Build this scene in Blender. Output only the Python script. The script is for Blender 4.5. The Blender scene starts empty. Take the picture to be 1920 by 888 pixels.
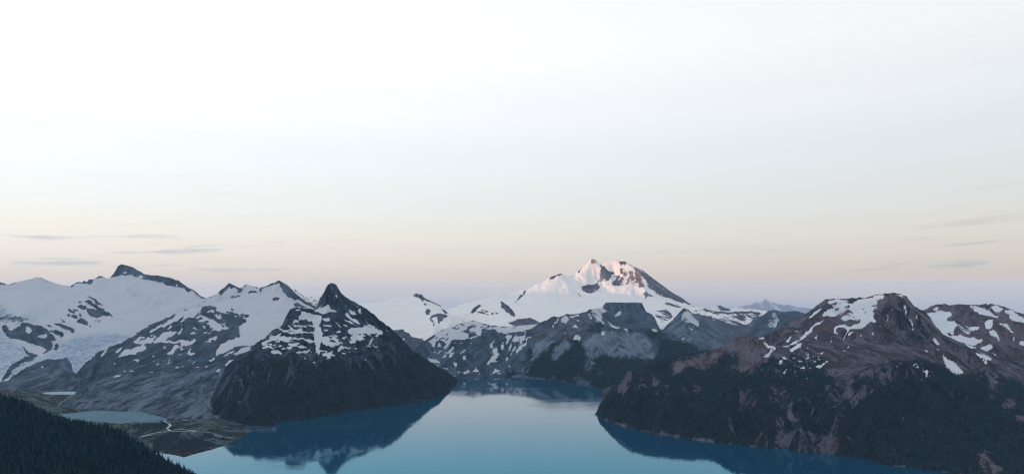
import bpy, math, random
import numpy as np

# ------------------------------------------------------------------ camera, sky, sun, exposure
F, HOR, H = 1260.0, 549.0, 640.0          # focal length in photo pixels, horizon row, eye height above the lake (m)
CX = 960.0
sc = bpy.context.scene
col = sc.collection
cam_d = bpy.data.cameras.new('camera')
cam = bpy.data.objects.new('camera', cam_d); col.objects.link(cam)
cam_d.sensor_width = 36.0
cam_d.lens = 36.0 * F / 1920.0
cam_d.clip_start = 1.0; cam_d.clip_end = 200000.0
# the optical axis looks up a little; the view is kept plumb with the lens shift
cam_d.shift_y = (HOR - 444.0) / 1920.0
cam.location = (0, 0, H)
cam.rotation_euler = (math.radians(90), 0, 0)
sc.camera = cam

SUN_DIR = np.array([-0.86, -0.50, 0.0]); SUN_DIR /= np.linalg.norm(SUN_DIR)   # towards the sun, horizontal
SUN_EL = math.radians(2.6)
SKY_STRENGTH = 1.0

def srgb(r, g, b, a=1.0):
    f = lambda c: (c / 255 / 12.92) if c / 255 <= 0.04045 else ((c / 255 + 0.055) / 1.055) ** 2.4
    return (f(r), f(g), f(b), a)

world = bpy.data.worlds.new('World'); sc.world = world; world.use_nodes = True
wn = world.node_tree; wn.nodes.clear()
def wnode(t, **kw):
    n = wn.nodes.new(t)
    for k, v in kw.items(): setattr(n, k, v)
    return n
wout = wnode('ShaderNodeOutputWorld'); bg = wnode('ShaderNodeBackground')
tc = wnode('ShaderNodeTexCoord'); sep = wnode('ShaderNodeSeparateXYZ')
wn.links.new(tc.outputs['Generated'], sep.inputs[0])
ramp = wnode('ShaderNodeValToRGB')
cr = ramp.color_ramp; cr.interpolation = 'EASE'
SKY = [(-0.02, (158, 164, 170)), (0.0, (189, 180, 172)), (0.02, (207, 194, 183)), (0.04, (214, 205, 196)), (0.058, (220, 213, 204)),
       (0.085, (226, 221, 212)), (0.12, (226, 228, 226)), (0.19, (231, 235, 238)), (0.26, (241, 244, 247)), (0.34, (250, 251, 252)),
       (0.60, (224, 236, 252)), (1.0, (170, 200, 240))]
def skypos(z): return (z + 0.02) / 1.02
cr.elements[0].position = skypos(SKY[0][0]); cr.elements[0].color = srgb(*SKY[0][1])
cr.elements[1].position = 1.0; cr.elements[1].color = srgb(*SKY[-1][1])
for z, c in SKY[1:-1]:
    e = cr.elements.new(skypos(z)); e.color = srgb(*c)
mr = wnode('ShaderNodeMapRange'); mr.inputs['From Min'].default_value = -0.02; mr.inputs['From Max'].default_value = 1.0
wn.links.new(sep.outputs['Z'], mr.inputs['Value']); wn.links.new(mr.outputs[0], ramp.inputs[0])
# clear-air sky under the thin veil of cloud
sky = wnode('ShaderNodeTexSky'); sky.sky_type = 'NISHITA'; sky.sun_disc = False
sky.sun_elevation = SUN_EL; sky.sun_rotation = math.atan2(SUN_DIR[0], SUN_DIR[1])
sky.altitude = 2000
skym = wnode('ShaderNodeMix', data_type='RGBA', blend_type='ADD'); skym.inputs[0].default_value = 0.02
wn.links.new(ramp.outputs[0], skym.inputs[6]); wn.links.new(sky.outputs[0], skym.inputs[7])
# thin streaks of cloud: stretched noise in azimuth / elevation, strongest low down
atn = wnode('ShaderNodeMath', operation='ARCTAN2'); wn.links.new(sep.outputs['X'], atn.inputs[0]); wn.links.new(sep.outputs['Y'], atn.inputs[1])
tilt = wnode('ShaderNodeMath', operation='MULTIPLY_ADD'); tilt.inputs[1].default_value = -0.045
wn.links.new(atn.outputs[0], tilt.inputs[0]); wn.links.new(sep.outputs['Z'], tilt.inputs[2])
cmb = wnode('ShaderNodeCombineXYZ'); wn.links.new(atn.outputs[0], cmb.inputs[0]); wn.links.new(tilt.outputs[0], cmb.inputs[1])
mp = wnode('ShaderNodeMapping'); mp.inputs['Scale'].default_value = (6.5, 80.0, 1.0); mp.inputs['Location'].default_value = (3.3, 1.7, 0)
wn.links.new(cmb.outputs[0], mp.inputs[0])
cn = wnode('ShaderNodeTexNoise'); cn.inputs['Scale'].default_value = 1.0; cn.inputs['Detail'].default_value = 5.0; cn.inputs['Roughness'].default_value = 0.55
wn.links.new(mp.outputs[0], cn.inputs['Vector'])
cramp = wnode('ShaderNodeMapRange', interpolation_type='SMOOTHSTEP'); cramp.inputs['From Min'].default_value = 0.53; cramp.inputs['From Max'].default_value = 0.70
wn.links.new(cn.outputs[0], cramp.inputs['Value'])
eln = wnode('ShaderNodeMapRange', interpolation_type='SMOOTHSTEP'); eln.inputs['From Min'].default_value = 0.115; eln.inputs['From Max'].default_value = 0.05
eln.inputs['To Min'].default_value = 0.05; eln.inputs['To Max'].default_value = 0.75
wn.links.new(sep.outputs['Z'], eln.inputs['Value'])
azs = wnode('ShaderNodeMath', operation='SUBTRACT'); azs.inputs[1].default_value = 0.10; wn.links.new(atn.outputs[0], azs.inputs[0])
azn = wnode('ShaderNodeMath', operation='ABSOLUTE'); wn.links.new(azs.outputs[0], azn.inputs[0])
azm = wnode('ShaderNodeMapRange', interpolation_type='SMOOTHSTEP'); azm.inputs['From Min'].default_value = 0.22; azm.inputs['From Max'].default_value = 0.58; azm.inputs['To Min'].default_value = 0.12
wn.links.new(azn.outputs[0], azm.inputs['Value'])
cz = wnode('ShaderNodeMath', operation='MULTIPLY'); wn.links.new(cramp.outputs[0], cz.inputs[0]); wn.links.new(azm.outputs[0], cz.inputs[1])
cm = wnode('ShaderNodeMath', operation='MULTIPLY'); wn.links.new(cz.outputs[0], cm.inputs[0]); wn.links.new(eln.outputs[0], cm.inputs[1])
cmix = wnode('ShaderNodeMix', data_type='RGBA'); cmix.inputs[7].default_value = srgb(178, 180, 186)
wn.links.new(cm.outputs[0], cmix.inputs[0]); wn.links.new(skym.outputs[2], cmix.inputs[6])
dotn = wnode('ShaderNodeVectorMath', operation='DOT_PRODUCT'); wn.links.new(tc.outputs['Generated'], dotn.inputs[0]); dotn.inputs[1].default_value = (SUN_DIR[0], SUN_DIR[1], 0.0)
dstr = wnode('ShaderNodeMath', operation='MULTIPLY_ADD'); wn.links.new(dotn.outputs['Value'], dstr.inputs[0]); dstr.inputs[1].default_value = 0.30; dstr.inputs[2].default_value = 1.19
wn.links.new(dstr.outputs[0], bg.inputs[1])      # the sky is brighter on the side of the rising sun
wn.links.new(cmix.outputs[2], bg.inputs[0])
wn.links.new(bg.outputs[0], wout.inputs[0])

sun_d = bpy.data.lights.new('sun', 'SUN'); sun = bpy.data.objects.new('sun', sun_d); col.objects.link(sun)
sun_d.energy = 4.2; sun_d.angle = math.radians(0.5); sun_d.color = (1.0, 0.49, 0.28)
from mathutils import Vector
sv = Vector((SUN_DIR[0] * math.cos(SUN_EL), SUN_DIR[1] * math.cos(SUN_EL), math.sin(SUN_EL)))
sun.rotation_euler = sv.to_track_quat('Z', 'Y').to_euler()
sun.location = (-3000, -1000, 2500)

vs = sc.view_settings
vs.view_transform = 'Standard'; vs.look = 'None'; vs.exposure = 0.0; vs.gamma = 1.0; vs.use_curve_mapping = False
sc.render.engine = 'CYCLES'
cy = sc.cycles
cy.use_denoising = True; cy.max_bounces = 5; cy.diffuse_bounces = 2; cy.glossy_bounces = 2; cy.volume_bounces = 1
cy.transmission_bounces = 0; cy.sample_clamp_indirect = 4.0
cy.pixel_filter_type = 'BLACKMAN_HARRIS'; cy.filter_width = 1.15
cy.use_adaptive_sampling = True; cy.adaptive_threshold = 0.01

# ------------------------------------------------------------------ numeric helpers
def P(px, py, d):
    return np.array([(px - CX) / F * d, d, H + (HOR - py) / F * d])
def shore(px, py, z=0.0):                 # a point of the photo that lies on the level z: its distance
    return (px, py, (H - z) * F / (py - HOR))

def hash2(ix, iy, s=0.0):
    a = np.sin(ix * 127.1 + iy * 311.7 + s * 17.3) * 43758.5453
    b = np.sin(ix * 269.5 + iy * 183.3 + s * 11.1) * 43758.5453
    return a - np.floor(a), b - np.floor(b)

def vnoise(x, y, s=0.0):                  # gradient noise, about -0.7 .. 0.7
    ix, iy = np.floor(x), np.floor(y); fx, fy = x - ix, y - iy
    ux = fx * fx * fx * (fx * (fx * 6 - 15) + 10); uy = fy * fy * fy * (fy * (fy * 6 - 15) + 10)
    def g(dx, dy):
        a, _ = hash2(ix + dx, iy + dy, s); a = a * 2 * math.pi
        return np.cos(a) * (fx - dx) + np.sin(a) * (fy - dy)
    return (g(0, 0) * (1 - ux) + g(1, 0) * ux) * (1 - uy) + (g(0, 1) * (1 - ux) + g(1, 1) * ux) * uy

def fbm(x, y, oct=4, s=0.0, ridged=False):
    t = np.zeros_like(x); a = 1.0; n = 0
    for k in range(oct):
        v = vnoise(x * 2 ** k + 13.7 * k, y * 2 ** k - 7.1 * k, s + k)
        if ridged: v = 0.5 - np.abs(v) * 1.6
        t += v * a; n += a; a *= 0.5
    return t / n

def gully(x, y, dx, dy, s):               # stripes that run down the slope: (dx, dy) is the direction along the contour
    ix, iy = np.floor(x), np.floor(y); fx, fy = x - ix, y - iy
    v = np.zeros_like(x); vx = np.zeros_like(x); vy = np.zeros_like(x); wt = np.zeros_like(x)
    for i in (-1, 0, 1, 2):
        for j in (-1, 0, 1, 2):
            hx, hy = hash2(ix - i, iy - j, s)
            qx = fx + i - hx * 0.5; qy = fy + j - hy * 0.5
            w = np.exp(-2 * (qx * qx + qy * qy)); m = (qx * dx + qy * dy) * 2 * math.pi
            v += np.cos(m) * w; sn = np.sin(m) * w
            vx -= sn * dx; vy -= sn * dy; wt += w
    return v / wt, vx / wt, vy / wt

def blur(a, r):
    if r < 0.5: return a
    n = int(max(1, round(r)))
    k = np.exp(-0.5 * (np.arange(-2 * n, 2 * n + 1) / r) ** 2); k /= k.sum()
    p = np.pad(a, ((2 * n, 2 * n), (0, 0)), mode='edge'); b = sum(k[i] * p[i:i + a.shape[0]] for i in range(len(k)))
    p = np.pad(b, ((0, 0), (2 * n, 2 * n)), mode='edge'); return sum(k[i] * p[:, i:i + a.shape[1]] for i in range(len(k)))

def sample(a, r, c):
    r = np.clip(r, 0, a.shape[0] - 1.001); c = np.clip(c, 0, a.shape[1] - 1.001)
    i = r.astype(int); j = c.astype(int); fr = r - i; fc = c - j
    return (a[i, j] * (1 - fr) + a[i + 1, j] * fr) * (1 - fc) + (a[i, j + 1] * (1 - fr) + a[i + 1, j + 1] * fr) * fc

def in_poly(x, y, pts):
    c = np.zeros(x.shape, bool); n = len(pts)
    for i in range(n):
        x0, y0 = pts[i]; x1, y1 = pts[(i + 1) % n]
        if y0 == y1: continue
        c ^= ((y0 > y) != (y1 > y)) & (x < (x1 - x0) * (y - y0) / (y1 - y0) + x0)
    return c

# ------------------------------------------------------------------ materials
def new_mat(name):
    m = bpy.data.materials.new(name); m.use_nodes = True; m.node_tree.nodes.clear(); return m, m.node_tree
class NB:
    def __init__(s, nt): s.nt = nt
    def n(s, t, **kw):
        x = s.nt.nodes.new(t)
        for k, v in kw.items(): setattr(x, k, v)
        return x
    def l(s, a, b): s.nt.links.new(a, b)
    def val(s, sock, v):
        if isinstance(v, (int, float)): sock.default_value = v
        elif isinstance(v, tuple): sock.default_value = v
        else: s.l(v, sock)
    def math(s, op, a, b=0.0, c=None, clamp=False):
        x = s.n('ShaderNodeMath', operation=op, use_clamp=clamp); s.val(x.inputs[0], a); s.val(x.inputs[1], b)
        if c is not None: s.val(x.inputs[2], c)
        return x.outputs[0]
    def mix(s, f, a, b, mode='MIX'):
        x = s.n('ShaderNodeMix', data_type='RGBA', blend_type=mode); s.val(x.inputs[0], f); s.val(x.inputs[6], a); s.val(x.inputs[7], b); return x.outputs[2]
    def attr(s, name): return s.n('ShaderNodeAttribute', attribute_name=name).outputs['Fac']
    def noise(s, scale, detail=4, rough=0.55, stretch=(1, 1, 1), dist=0.0):
        tc = s.n('ShaderNodeTexCoord'); m = s.n('ShaderNodeMapping'); m.inputs['Scale'].default_value = tuple(scale * k for k in stretch)
        s.l(tc.outputs['Object'], m.inputs[0]); x = s.n('ShaderNodeTexNoise'); x.inputs['Scale'].default_value = 1.0
        x.inputs['Detail'].default_value = detail; x.inputs['Roughness'].default_value = rough; x.inputs['Distortion'].default_value = dist
        s.l(m.outputs[0], x.inputs['Vector']); return x.outputs[0]
    def smooth(s, v, a, b, lo=0.0, hi=1.0):
        x = s.n('ShaderNodeMapRange', interpolation_type='SMOOTHSTEP'); s.val(x.inputs['Value'], v)
        x.inputs['From Min'].default_value = a; x.inputs['From Max'].default_value = b; x.inputs['To Min'].default_value = lo; x.inputs['To Max'].default_value = hi
        return x.outputs[0]

def mountain_material(name, dark, mid, light, red, patch=30.0, lie=(1, 1, 0.5), soft=(0.27, 0.76), broken=1.3, snowcol=(0.66, 0.67, 0.69, 1)):
    """bare rock, talus, snow and forest floor; patch = size in metres of the snow's broken edges.
    rib is 1 on rock ribs and 0 in gullies, where scree and snow gather"""
    m, nt = new_mat(name); b = NB(nt)
    snow, tal, rd, fo, ice, rib = (b.attr(k) for k in ('snow', 'talus', 'red', 'forest', 'ice', 'rib'))
    stv = b.attr('streak')
    gul = b.math('SUBTRACT', 0.5, rib)
    nz = b.noise(1 / 24.0, 7, 0.70, (1, 1, 0.45), 0.8)
    streak = b.math('ADD', b.math('MULTIPLY_ADD', b.math('SUBTRACT', stv, 0.5), 0.85, 0.5), b.math('MULTIPLY', b.math('SUBTRACT', nz, 0.5), 1.25))
    big = b.noise(1 / 230.0, 5, 0.62, (1, 1, 0.7), 0.5)
    fine = b.noise(1 / 6.0, 4, 0.65, (1, 1, 0.6))
    sg = b.math('ADD', b.math('MULTIPLY_ADD', gul, 0.85, streak), b.math('MULTIPLY_ADD', big, 0.9, -0.45))
    rock = b.mix(b.smooth(sg, *soft), dark, mid)
    redf = b.math('MULTIPLY', rd, b.smooth(b.noise(1 / 110.0, 6, 0.65, (1, 1, 0.5)), 0.3, 0.62))
    rock = b.mix(redf, rock, red)
    brk = b.math('MULTIPLY_ADD', gul, 0.7, b.math('SUBTRACT', streak, 0.5))
    talf = b.math('MULTIPLY_ADD', brk, broken, tal, clamp=True)
    rock = b.mix(b.smooth(talf, 0.25, 0.92), rock, light)
    rock = b.mix(b.smooth(fine, 0.40, 0.66, 0.0, 0.6), rock, dark)
    fcol = b.mix(b.smooth(b.noise(1 / 60.0, 4), 0.35, 0.7), (0.005, 0.013, 0.019, 1), (0.014, 0.027, 0.033, 1))
    ff = b.smooth(b.math('ADD', fo, b.math('MULTIPLY', b.math('SUBTRACT', streak, 0.5), -0.9)), 0.35, 0.62)
    base = b.mix(ff, rock, fcol)
    # snow: a cover value broken up by noise and by the gullies
    n1 = b.noise(1 / patch, 7, 0.70, lie, 0.6)
    bn = b.math('ADD', b.math('MULTIPLY_ADD', b.math('SUBTRACT', n1, 0.5), 3.4, b.math('MULTIPLY', gul, 1.3)), b.math('MULTIPLY', b.math('SUBTRACT', stv, 0.5), 1.3))
    sv_ = b.math('MULTIPLY_ADD', bn, b.math('MULTIPLY_ADD', b.attr('snow_edge'), 0.62, 0.08), snow)
    sf = b.smooth(sv_, 0.36, 0.62)
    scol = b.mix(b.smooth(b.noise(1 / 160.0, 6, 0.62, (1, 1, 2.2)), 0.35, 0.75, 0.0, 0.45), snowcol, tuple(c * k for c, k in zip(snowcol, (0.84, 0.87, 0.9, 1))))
    icec = b.mix(b.smooth(b.noise(1 / 40.0, 6, 0.72, (1, 1, 3.5), 1.6), 0.42, 0.60), (0.13, 0.18, 0.235, 1), (0.38, 0.42, 0.455, 1))
    scol = b.mix(ice, scol, icec)
    base = b.mix(sf, base, scol)
    bs = b.n('ShaderNodeBsdfPrincipled'); b.l(base, bs.inputs['Base Color']); bs.inputs['Roughness'].default_value = 0.9
    bs.inputs['Specular IOR Level'].default_value = 0.1
    bmp = b.n('ShaderNodeBump'); bmp.inputs['Distance'].default_value = 22.0
    b.l(b.math('MULTIPLY_ADD', sf, -0.8, 1.0), bmp.inputs['Strength'])
    b.l(b.math('ADD', streak, b.math('MULTIPLY', fine, 0.3)), bmp.inputs['Height']); b.l(bmp.outputs[0], bs.inputs['Normal'])
    o = b.n('ShaderNodeOutputMaterial'); b.l(bs.outputs[0], o.inputs[0]); return m

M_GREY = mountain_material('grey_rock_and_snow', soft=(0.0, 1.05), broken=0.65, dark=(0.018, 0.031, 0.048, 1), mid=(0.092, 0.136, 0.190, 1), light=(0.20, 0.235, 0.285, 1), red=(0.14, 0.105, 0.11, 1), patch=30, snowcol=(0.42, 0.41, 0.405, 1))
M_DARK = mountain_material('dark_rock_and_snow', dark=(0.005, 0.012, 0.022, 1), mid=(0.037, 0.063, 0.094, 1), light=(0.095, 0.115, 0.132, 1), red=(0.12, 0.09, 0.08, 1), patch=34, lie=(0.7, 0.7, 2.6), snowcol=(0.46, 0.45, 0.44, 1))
M_DELTA = mountain_material('delta_gravel_and_scrub', dark=(0.018, 0.028, 0.024, 1), mid=(0.044, 0.074, 0.068, 1), light=(0.11, 0.142, 0.142, 1), red=(0.12, 0.09, 0.08, 1))
M_RED = mountain_material('volcanic_rock_and_snow', soft=(0.18, 0.86), dark=(0.018, 0.018, 0.027, 1), mid=(0.155, 0.142, 0.174, 1), light=(0.165, 0.148, 0.162, 1), red=(0.150, 0.100, 0.100, 1), patch=20, snowcol=(0.54, 0.53, 0.52, 1))
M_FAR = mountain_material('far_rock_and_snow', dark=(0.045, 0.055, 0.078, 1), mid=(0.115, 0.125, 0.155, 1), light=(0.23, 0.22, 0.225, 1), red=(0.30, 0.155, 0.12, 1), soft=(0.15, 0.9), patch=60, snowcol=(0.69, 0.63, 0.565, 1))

# ------------------------------------------------------------------ terrain
TERR = {}
CH = ('snow', 'talus', 'red', 'forest', 'ice')
USE_WIDE = 3.2
def back(line, k=1.10, dz=260.0):         # the far side of a crest: (px, distance, height) lower and behind
    return [(px, d * k, H + (HOR - py) / F * d - dz) for px, py, d in line]

def resample(pts, step):
    out = []
    for a, c in zip(pts[:-1], pts[1:]):
        n = max(1, int(math.ceil(abs(c[0] - a[0]) / step[0] + abs(math.log(c[1] / a[1])) / step[1])) * 2)
        for i in range(n): out.append([a[k] + (c[k] - a[k]) * i / n for k in range(3)])
    out.append(list(pts[-1])); return np.array(out)

def terrain(name, mat, px0, px1, du, d0, d1, lines, zlines=(), base=None, paint=(), amp=30.0, cell=420.0, rough=8.0,
            keep=7.0, soft=1.0, front_z=-40.0, label='', category='mountain', kv=1.4, seed=1.0, octs=4, zmin=None, crestlines=(0,), kind='structure', sides='', jag=1.0, warp=0.8):
    nc = int((px1 - px0) / du) + 1; lr = math.log(d1 / d0); nr = int(lr / (du / F * kv)) + 1
    allp = []
    for li, ln in enumerate(lines):
        allp.append((resample([(px, d, H + (HOR - py) / F * d) for px, py, d in ln], (du, lr / nr)), li in crestlines))
    for li, ln in enumerate(zlines): allp.append((resample(list(ln), (du, lr / nr)), li + 100 in crestlines))
    if front_z is not None: allp.append((resample([(px0, d0 * 1.0001, front_z), (px1, d0 * 1.0001, front_z)], (du, lr / nr)), False))
    for sd, sx in (('l', px0), ('r', px1)):
        if sd in sides: allp.append((resample([(sx, d0 * 1.0001, -45.0), (sx, d1 * 0.9999, -45.0)], (du, lr / nr)), False))
    z = None
    lv = 5
    for k in range(lv, -1, -1):
        R, C = max(4, nr >> k), max(4, nc >> k)
        num = np.zeros((R, C)); den = np.zeros((R, C))
        for p, _ in allp:
            c = np.clip(np.round((p[:, 0] - px0) / (px1 - px0) * (C - 1)).astype(int), -1, C)
            r = np.clip(np.round(np.log(p[:, 1] / d0) / lr * (R - 1)).astype(int), -1, R)
            ok = (c >= 0) & (c < C) & (r >= 0) & (r < R)
            np.add.at(num, (r[ok], c[ok]), p[ok, 2]); np.add.at(den, (r[ok], c[ok]), 1)
        fixed = den > 0; val = np.where(fixed, num / np.maximum(den, 1), 0)
        if z is None: z = np.full((R, C), val[fixed].mean()); it = 400
        else:
            rr, cc = np.meshgrid(np.linspace(0, z.shape[0] - 1, R), np.linspace(0, z.shape[1] - 1, C), indexing='ij')
            z = sample(z, rr, cc); it = 120 if k > 1 else 50
        z[fixed] = val[fixed]
        for _ in range(it):
            p = np.pad(z, 1, mode='edge'); z = 0.25 * (p[:-2, 1:-1] + p[2:, 1:-1] + p[1:-1, :-2] + p[1:-1, 2:]); z[fixed] = val[fixed]
    R, C = z.shape
    crest = np.zeros((R, C))
    for p, cf in allp:
        if not cf: continue
        c = np.round((p[:, 0] - px0) / (px1 - px0) * (C - 1)).astype(int); r = np.round(np.log(p[:, 1] / d0) / lr * (R - 1)).astype(int)
        ok = (c >= 0) & (c < C) & (r >= 0) & (r < R); crest[r[ok], c[ok]] = 1
    kp = np.clip(blur(crest, keep) * keep * 2.2, 0, 1)
    if soft > 0.4: z = z * kp + blur(z, soft) * (1 - kp) if soft < 6 else blur(z, soft)
    pxs = np.linspace(px0, px1, C); ds = d0 * np.exp(np.linspace(0, lr, R))
    D, PX = np.meshgrid(ds, pxs, indexing='ij'); X = (PX - CX) / F * D; Y = D
    # slopes in metres, from the smooth shape
    zs = blur(z, 3)
    gr = np.gradient(zs, axis=0) / np.gradient(D, axis=0); gc = np.gradient(zs, axis=1) / np.gradient(X, axis=1)
    gx = gc; gy = gr - gc * (PX - CX) / F
    sl = np.hypot(gx, gy); st = np.clip(sl / 0.45, 0, 1.3)
    g = np.zeros_like(z)
    if amp > 0:
        ex = np.zeros_like(z); ey = np.zeros_like(z); a = 1.0; fq = 1.0 / cell
        for k in range(octs):
            dx = (-gy / 0.5 + ey * 0.8); dy = (gx / 0.5 - ex * 0.8)
            ln = np.maximum(np.hypot(dx, dy), 1e-4); cl = np.minimum(ln, 1.25) / ln
            v, vx, vy = gully(X * fq, Y * fq, dx * cl, dy * cl, seed + k)
            g += v * a; ex += vx * a; ey += vy * a; a *= 0.47; fq *= 2.1
        g = g / 1.8
    hf = fbm(X / 130.0, Y / 130.0, 5, seed + 40, ridged=True) - 0.25
    fade = np.clip((z + 4) / 30, 0, 1) if zmin is None else 1.0
    z = z + (g * amp * np.clip(st, 0.05, 1.2) * (1 - 0.93 * kp) + hf * rough * np.clip(st, 0.15, 1.2) * (1 - 0.8 * kp)) * fade
    jw = D * 0.0075
    z = z + jag * D * 0.0011 * (fbm(X / jw, Y / jw, 3, seed + 60, ridged=True) * 2 - 0.35) * np.clip(kp * 1.3, 0, 1)
    Z = z
    # streaks of scree and rock that follow the fall line (noise smeared downhill)
    zb = blur(Z, 1.2)
    gr = np.gradient(zb, axis=0) / np.gradient(D, axis=0); gc = np.gradient(zb, axis=1) / np.gradient(X, axis=1)
    fx = -gc; fy = -(gr - gc * (PX - CX) / F); fl = np.maximum(np.hypot(fx, fy), 1e-5); fx = fx / fl; fy = fy / fl
    vc = (fx - (PX - CX) / F * fy) * F / D / ((px1 - px0) / (C - 1)); vr = fy / (D * lr / (R - 1)); vl = np.maximum(np.hypot(vc, vr), 1e-9)
    vc = vc / vl; vr = vr / vl
    rs = np.random.default_rng(int(seed * 10)); wn_ = rs.standard_normal((R, C)); wn_ = wn_ + 2.6 * blur(rs.standard_normal((R, C)), 1.0) + 2.2 * blur(rs.standard_normal((R, C)), 2.4)
    II, JJ = np.meshgrid(np.arange(R, dtype=float), np.arange(C, dtype=float), indexing='ij'); lic = np.zeros_like(Z)
    for sgn in (1, -1):
        r_, c_ = II.copy(), JJ.copy()
        for k_ in range(12):
            lic += sample(wn_, r_, c_) * (1 - k_ / 13.0)
            r_ += sgn * sample(vr, r_, c_); c_ += sgn * sample(vc, r_, c_)
    lic = (lic - lic.mean()) / lic.std()
    # covers, laid out on the slope as traced
    W, HH, OX, OY = 2400, 1000, 240, 0
    maps = {k: None for k in CH}; edge = np.full((R, C), 0.3)
    base = base or {}
    py = HOR - (Z - H) / D * F
    lw = D * 0.011; wa = X / lw; wb = (Z * 1.6 + Y * 0.5) / lw
    WX = fbm(wa, wb, 4, seed + 80) * 10.0; WY = fbm(wa + 31.7, wb - 9.2, 4, seed + 90) * 7.0    # edges wander a little
    for ch in CH:
        pl = [p for p in paint if p[0] == ch]
        if not pl: maps[ch] = np.full((R, C), float(base.get(ch, 0.0))); continue
        img = np.full((HH, W), float(base.get(ch, 0.0)), dtype=np.float32)
        for _, v, pts in pl:
            xs = [p[0] + OX for p in pts]; ys = [p[1] + OY for p in pts]
            x0, x1 = int(max(0, min(xs) - 1)), int(min(W - 1, max(xs) + 2)); y0, y1 = int(max(0, min(ys) - 1)), int(min(HH - 1, max(ys) + 2))
            if x1 <= x0 or y1 <= y0: continue
            acc = np.zeros((y1 - y0, x1 - x0), dtype=np.float32)
            for oy in (0.25, 0.75):
                for ox in (0.25, 0.75):
                    gx_, gy_ = np.meshgrid(np.arange(x0, x1) + ox, np.arange(y0, y1) + oy)
                    acc += in_poly(gx_, gy_, list(zip(xs, ys)))
            acc /= 4; img[y0:y1, x0:x1] = img[y0:y1, x0:x1] * (1 - acc) + v * acc
        if ch == 'snow':
            wide = blur(img, 5.0); edge = sample(np.clip(4 * wide * (1 - wide), 0, 1), py + OY - 0.5, PX + OX - 0.5); img = blur(img, 0.6)
        else: img = blur(img, 3.5)
        ws = warp if ch == 'snow' else 1.6
        maps[ch] = sample(img, py + OY - 0.5 + WY * ws, PX + OX - 0.5 + WX * ws)
    me = bpy.data.meshes.new(name)
    co = np.stack([X, Y, Z], -1).reshape(-1, 3)
    idx = np.arange(R * C).reshape(R, C)
    q = np.stack([idx[:-1, :-1], idx[:-1, 1:], idx[1:, 1:], idx[1:, :-1]], -1).reshape(-1, 4)
    me.vertices.add(len(co)); me.vertices.foreach_set('co', co.astype(np.float32).ravel())
    me.loops.add(q.size); me.loops.foreach_set('vertex_index', q.astype(np.int32).ravel())
    me.polygons.add(len(q)); me.polygons.foreach_set('loop_start', np.arange(0, q.size, 4, dtype=np.int32))
    me.polygons.foreach_set('use_smooth', np.ones(len(q), dtype=bool))
    me.update(calc_edges=True)
    for ch in CH:
        at = me.attributes.new(ch, 'FLOAT', 'POINT'); at.data.foreach_set('value', np.clip(maps[ch], -0.5, 1.5).astype(np.float32).ravel())
    rel = np.clip(0.5 + 0.5 * (g * 1.1 + hf * 0.5) * np.clip(st, 0.3, 1.1), 0, 1)
    at = me.attributes.new('rib', 'FLOAT', 'POINT'); at.data.foreach_set('value', rel.astype(np.float32).ravel())
    at = me.attributes.new('snow_edge', 'FLOAT', 'POINT'); at.data.foreach_set('value', edge.astype(np.float32).ravel())
    at = me.attributes.new('streak', 'FLOAT', 'POINT'); at.data.foreach_set('value', np.clip(0.5 + lic * 0.23, 0, 1).astype(np.float32).ravel())
    print(name, R, C, 'g', g.std().round(3), 'rel', rel.std().round(3), 'sl', sl.mean().round(3))
    me.materials.append(mat)
    o = bpy.data.objects.new(name, me); col.objects.link(o)
    o['kind'] = kind; o['label'] = label; o['category'] = category
    TERR[o.name] = dict(z=Z, px0=px0, px1=px1, d0=d0, lr=lr, R=R, C=C, maps=maps, py=py, X=X, Y=Y, D=D, PX=PX, sl=sl)
    return o

def ground_at(T, x, y):
    px = CX + x / y * F
    r = np.log(y / T['d0']) / T['lr'] * (T['R'] - 1); c = (px - T['px0']) / (T['px1'] - T['px0']) * (T['C'] - 1)
    return sample(T['z'], np.atleast_1d(r), np.atleast_1d(c))
def S(v, *polys):                         # snow cover; clear-cut patches are given some margin against the breaking up of edges
    return [('snow', {0.0: -0.12, 1.0: 1.12}.get(v, v), p) for p in polys]
def dashes(v, poly, n, L, T, ang, seed, wob=12):
    """n thin lens-shaped patches (snow ledges and couloirs, or rock bands) scattered in an area, lying along ang degrees"""
    rd_ = random.Random(seed); xs = [p[0] for p in poly]; ys = [p[1] for p in poly]; out = []; tries = 0
    while len(out) < n and tries < n * 30:
        tries += 1; x = rd_.uniform(min(xs), max(xs)); y = rd_.uniform(min(ys), max(ys))
        if not in_poly(np.array([x]), np.array([y]), poly)[0]: continue
        a = math.radians(ang + rd_.gauss(0, wob)); l = rd_.uniform(*L) * rd_.uniform(0.6, 1.0); t = rd_.uniform(*T); m = 5; up = []; lo = []
        for i in range(m + 1):
            k = i / m; w = t * (math.sin(math.pi * min(max(k, 0.02), 0.98)) ** 0.7) * rd_.uniform(0.55, 1.25); u = (k - 0.5) * l; c = rd_.uniform(-0.3, 0.3) * t + 0.12 * l * (k - 0.5) ** 2 * rd_.choice((-1, 1))
            up.append((x + u * math.cos(a) - (c + w / 2) * math.sin(a), y + u * math.sin(a) + (c + w / 2) * math.cos(a)))
            lo.append((x + u * math.cos(a) - (c - w / 2) * math.sin(a), y + u * math.sin(a) + (c - w / 2) * math.cos(a)))
        out.append(up + lo[::-1])
    return S(v, *out)
def A(ch, v, *polys): return [(ch, v, p) for p in polys]

#--DATA--
def ln(pts, dist):                        # trace + distances given at a few bearings
    xs = [p[0] for p in dist]; dd = [p[1] for p in dist]
    return [(px, py, float(np.interp(px, xs, dd))) for px, py in pts]

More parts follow.
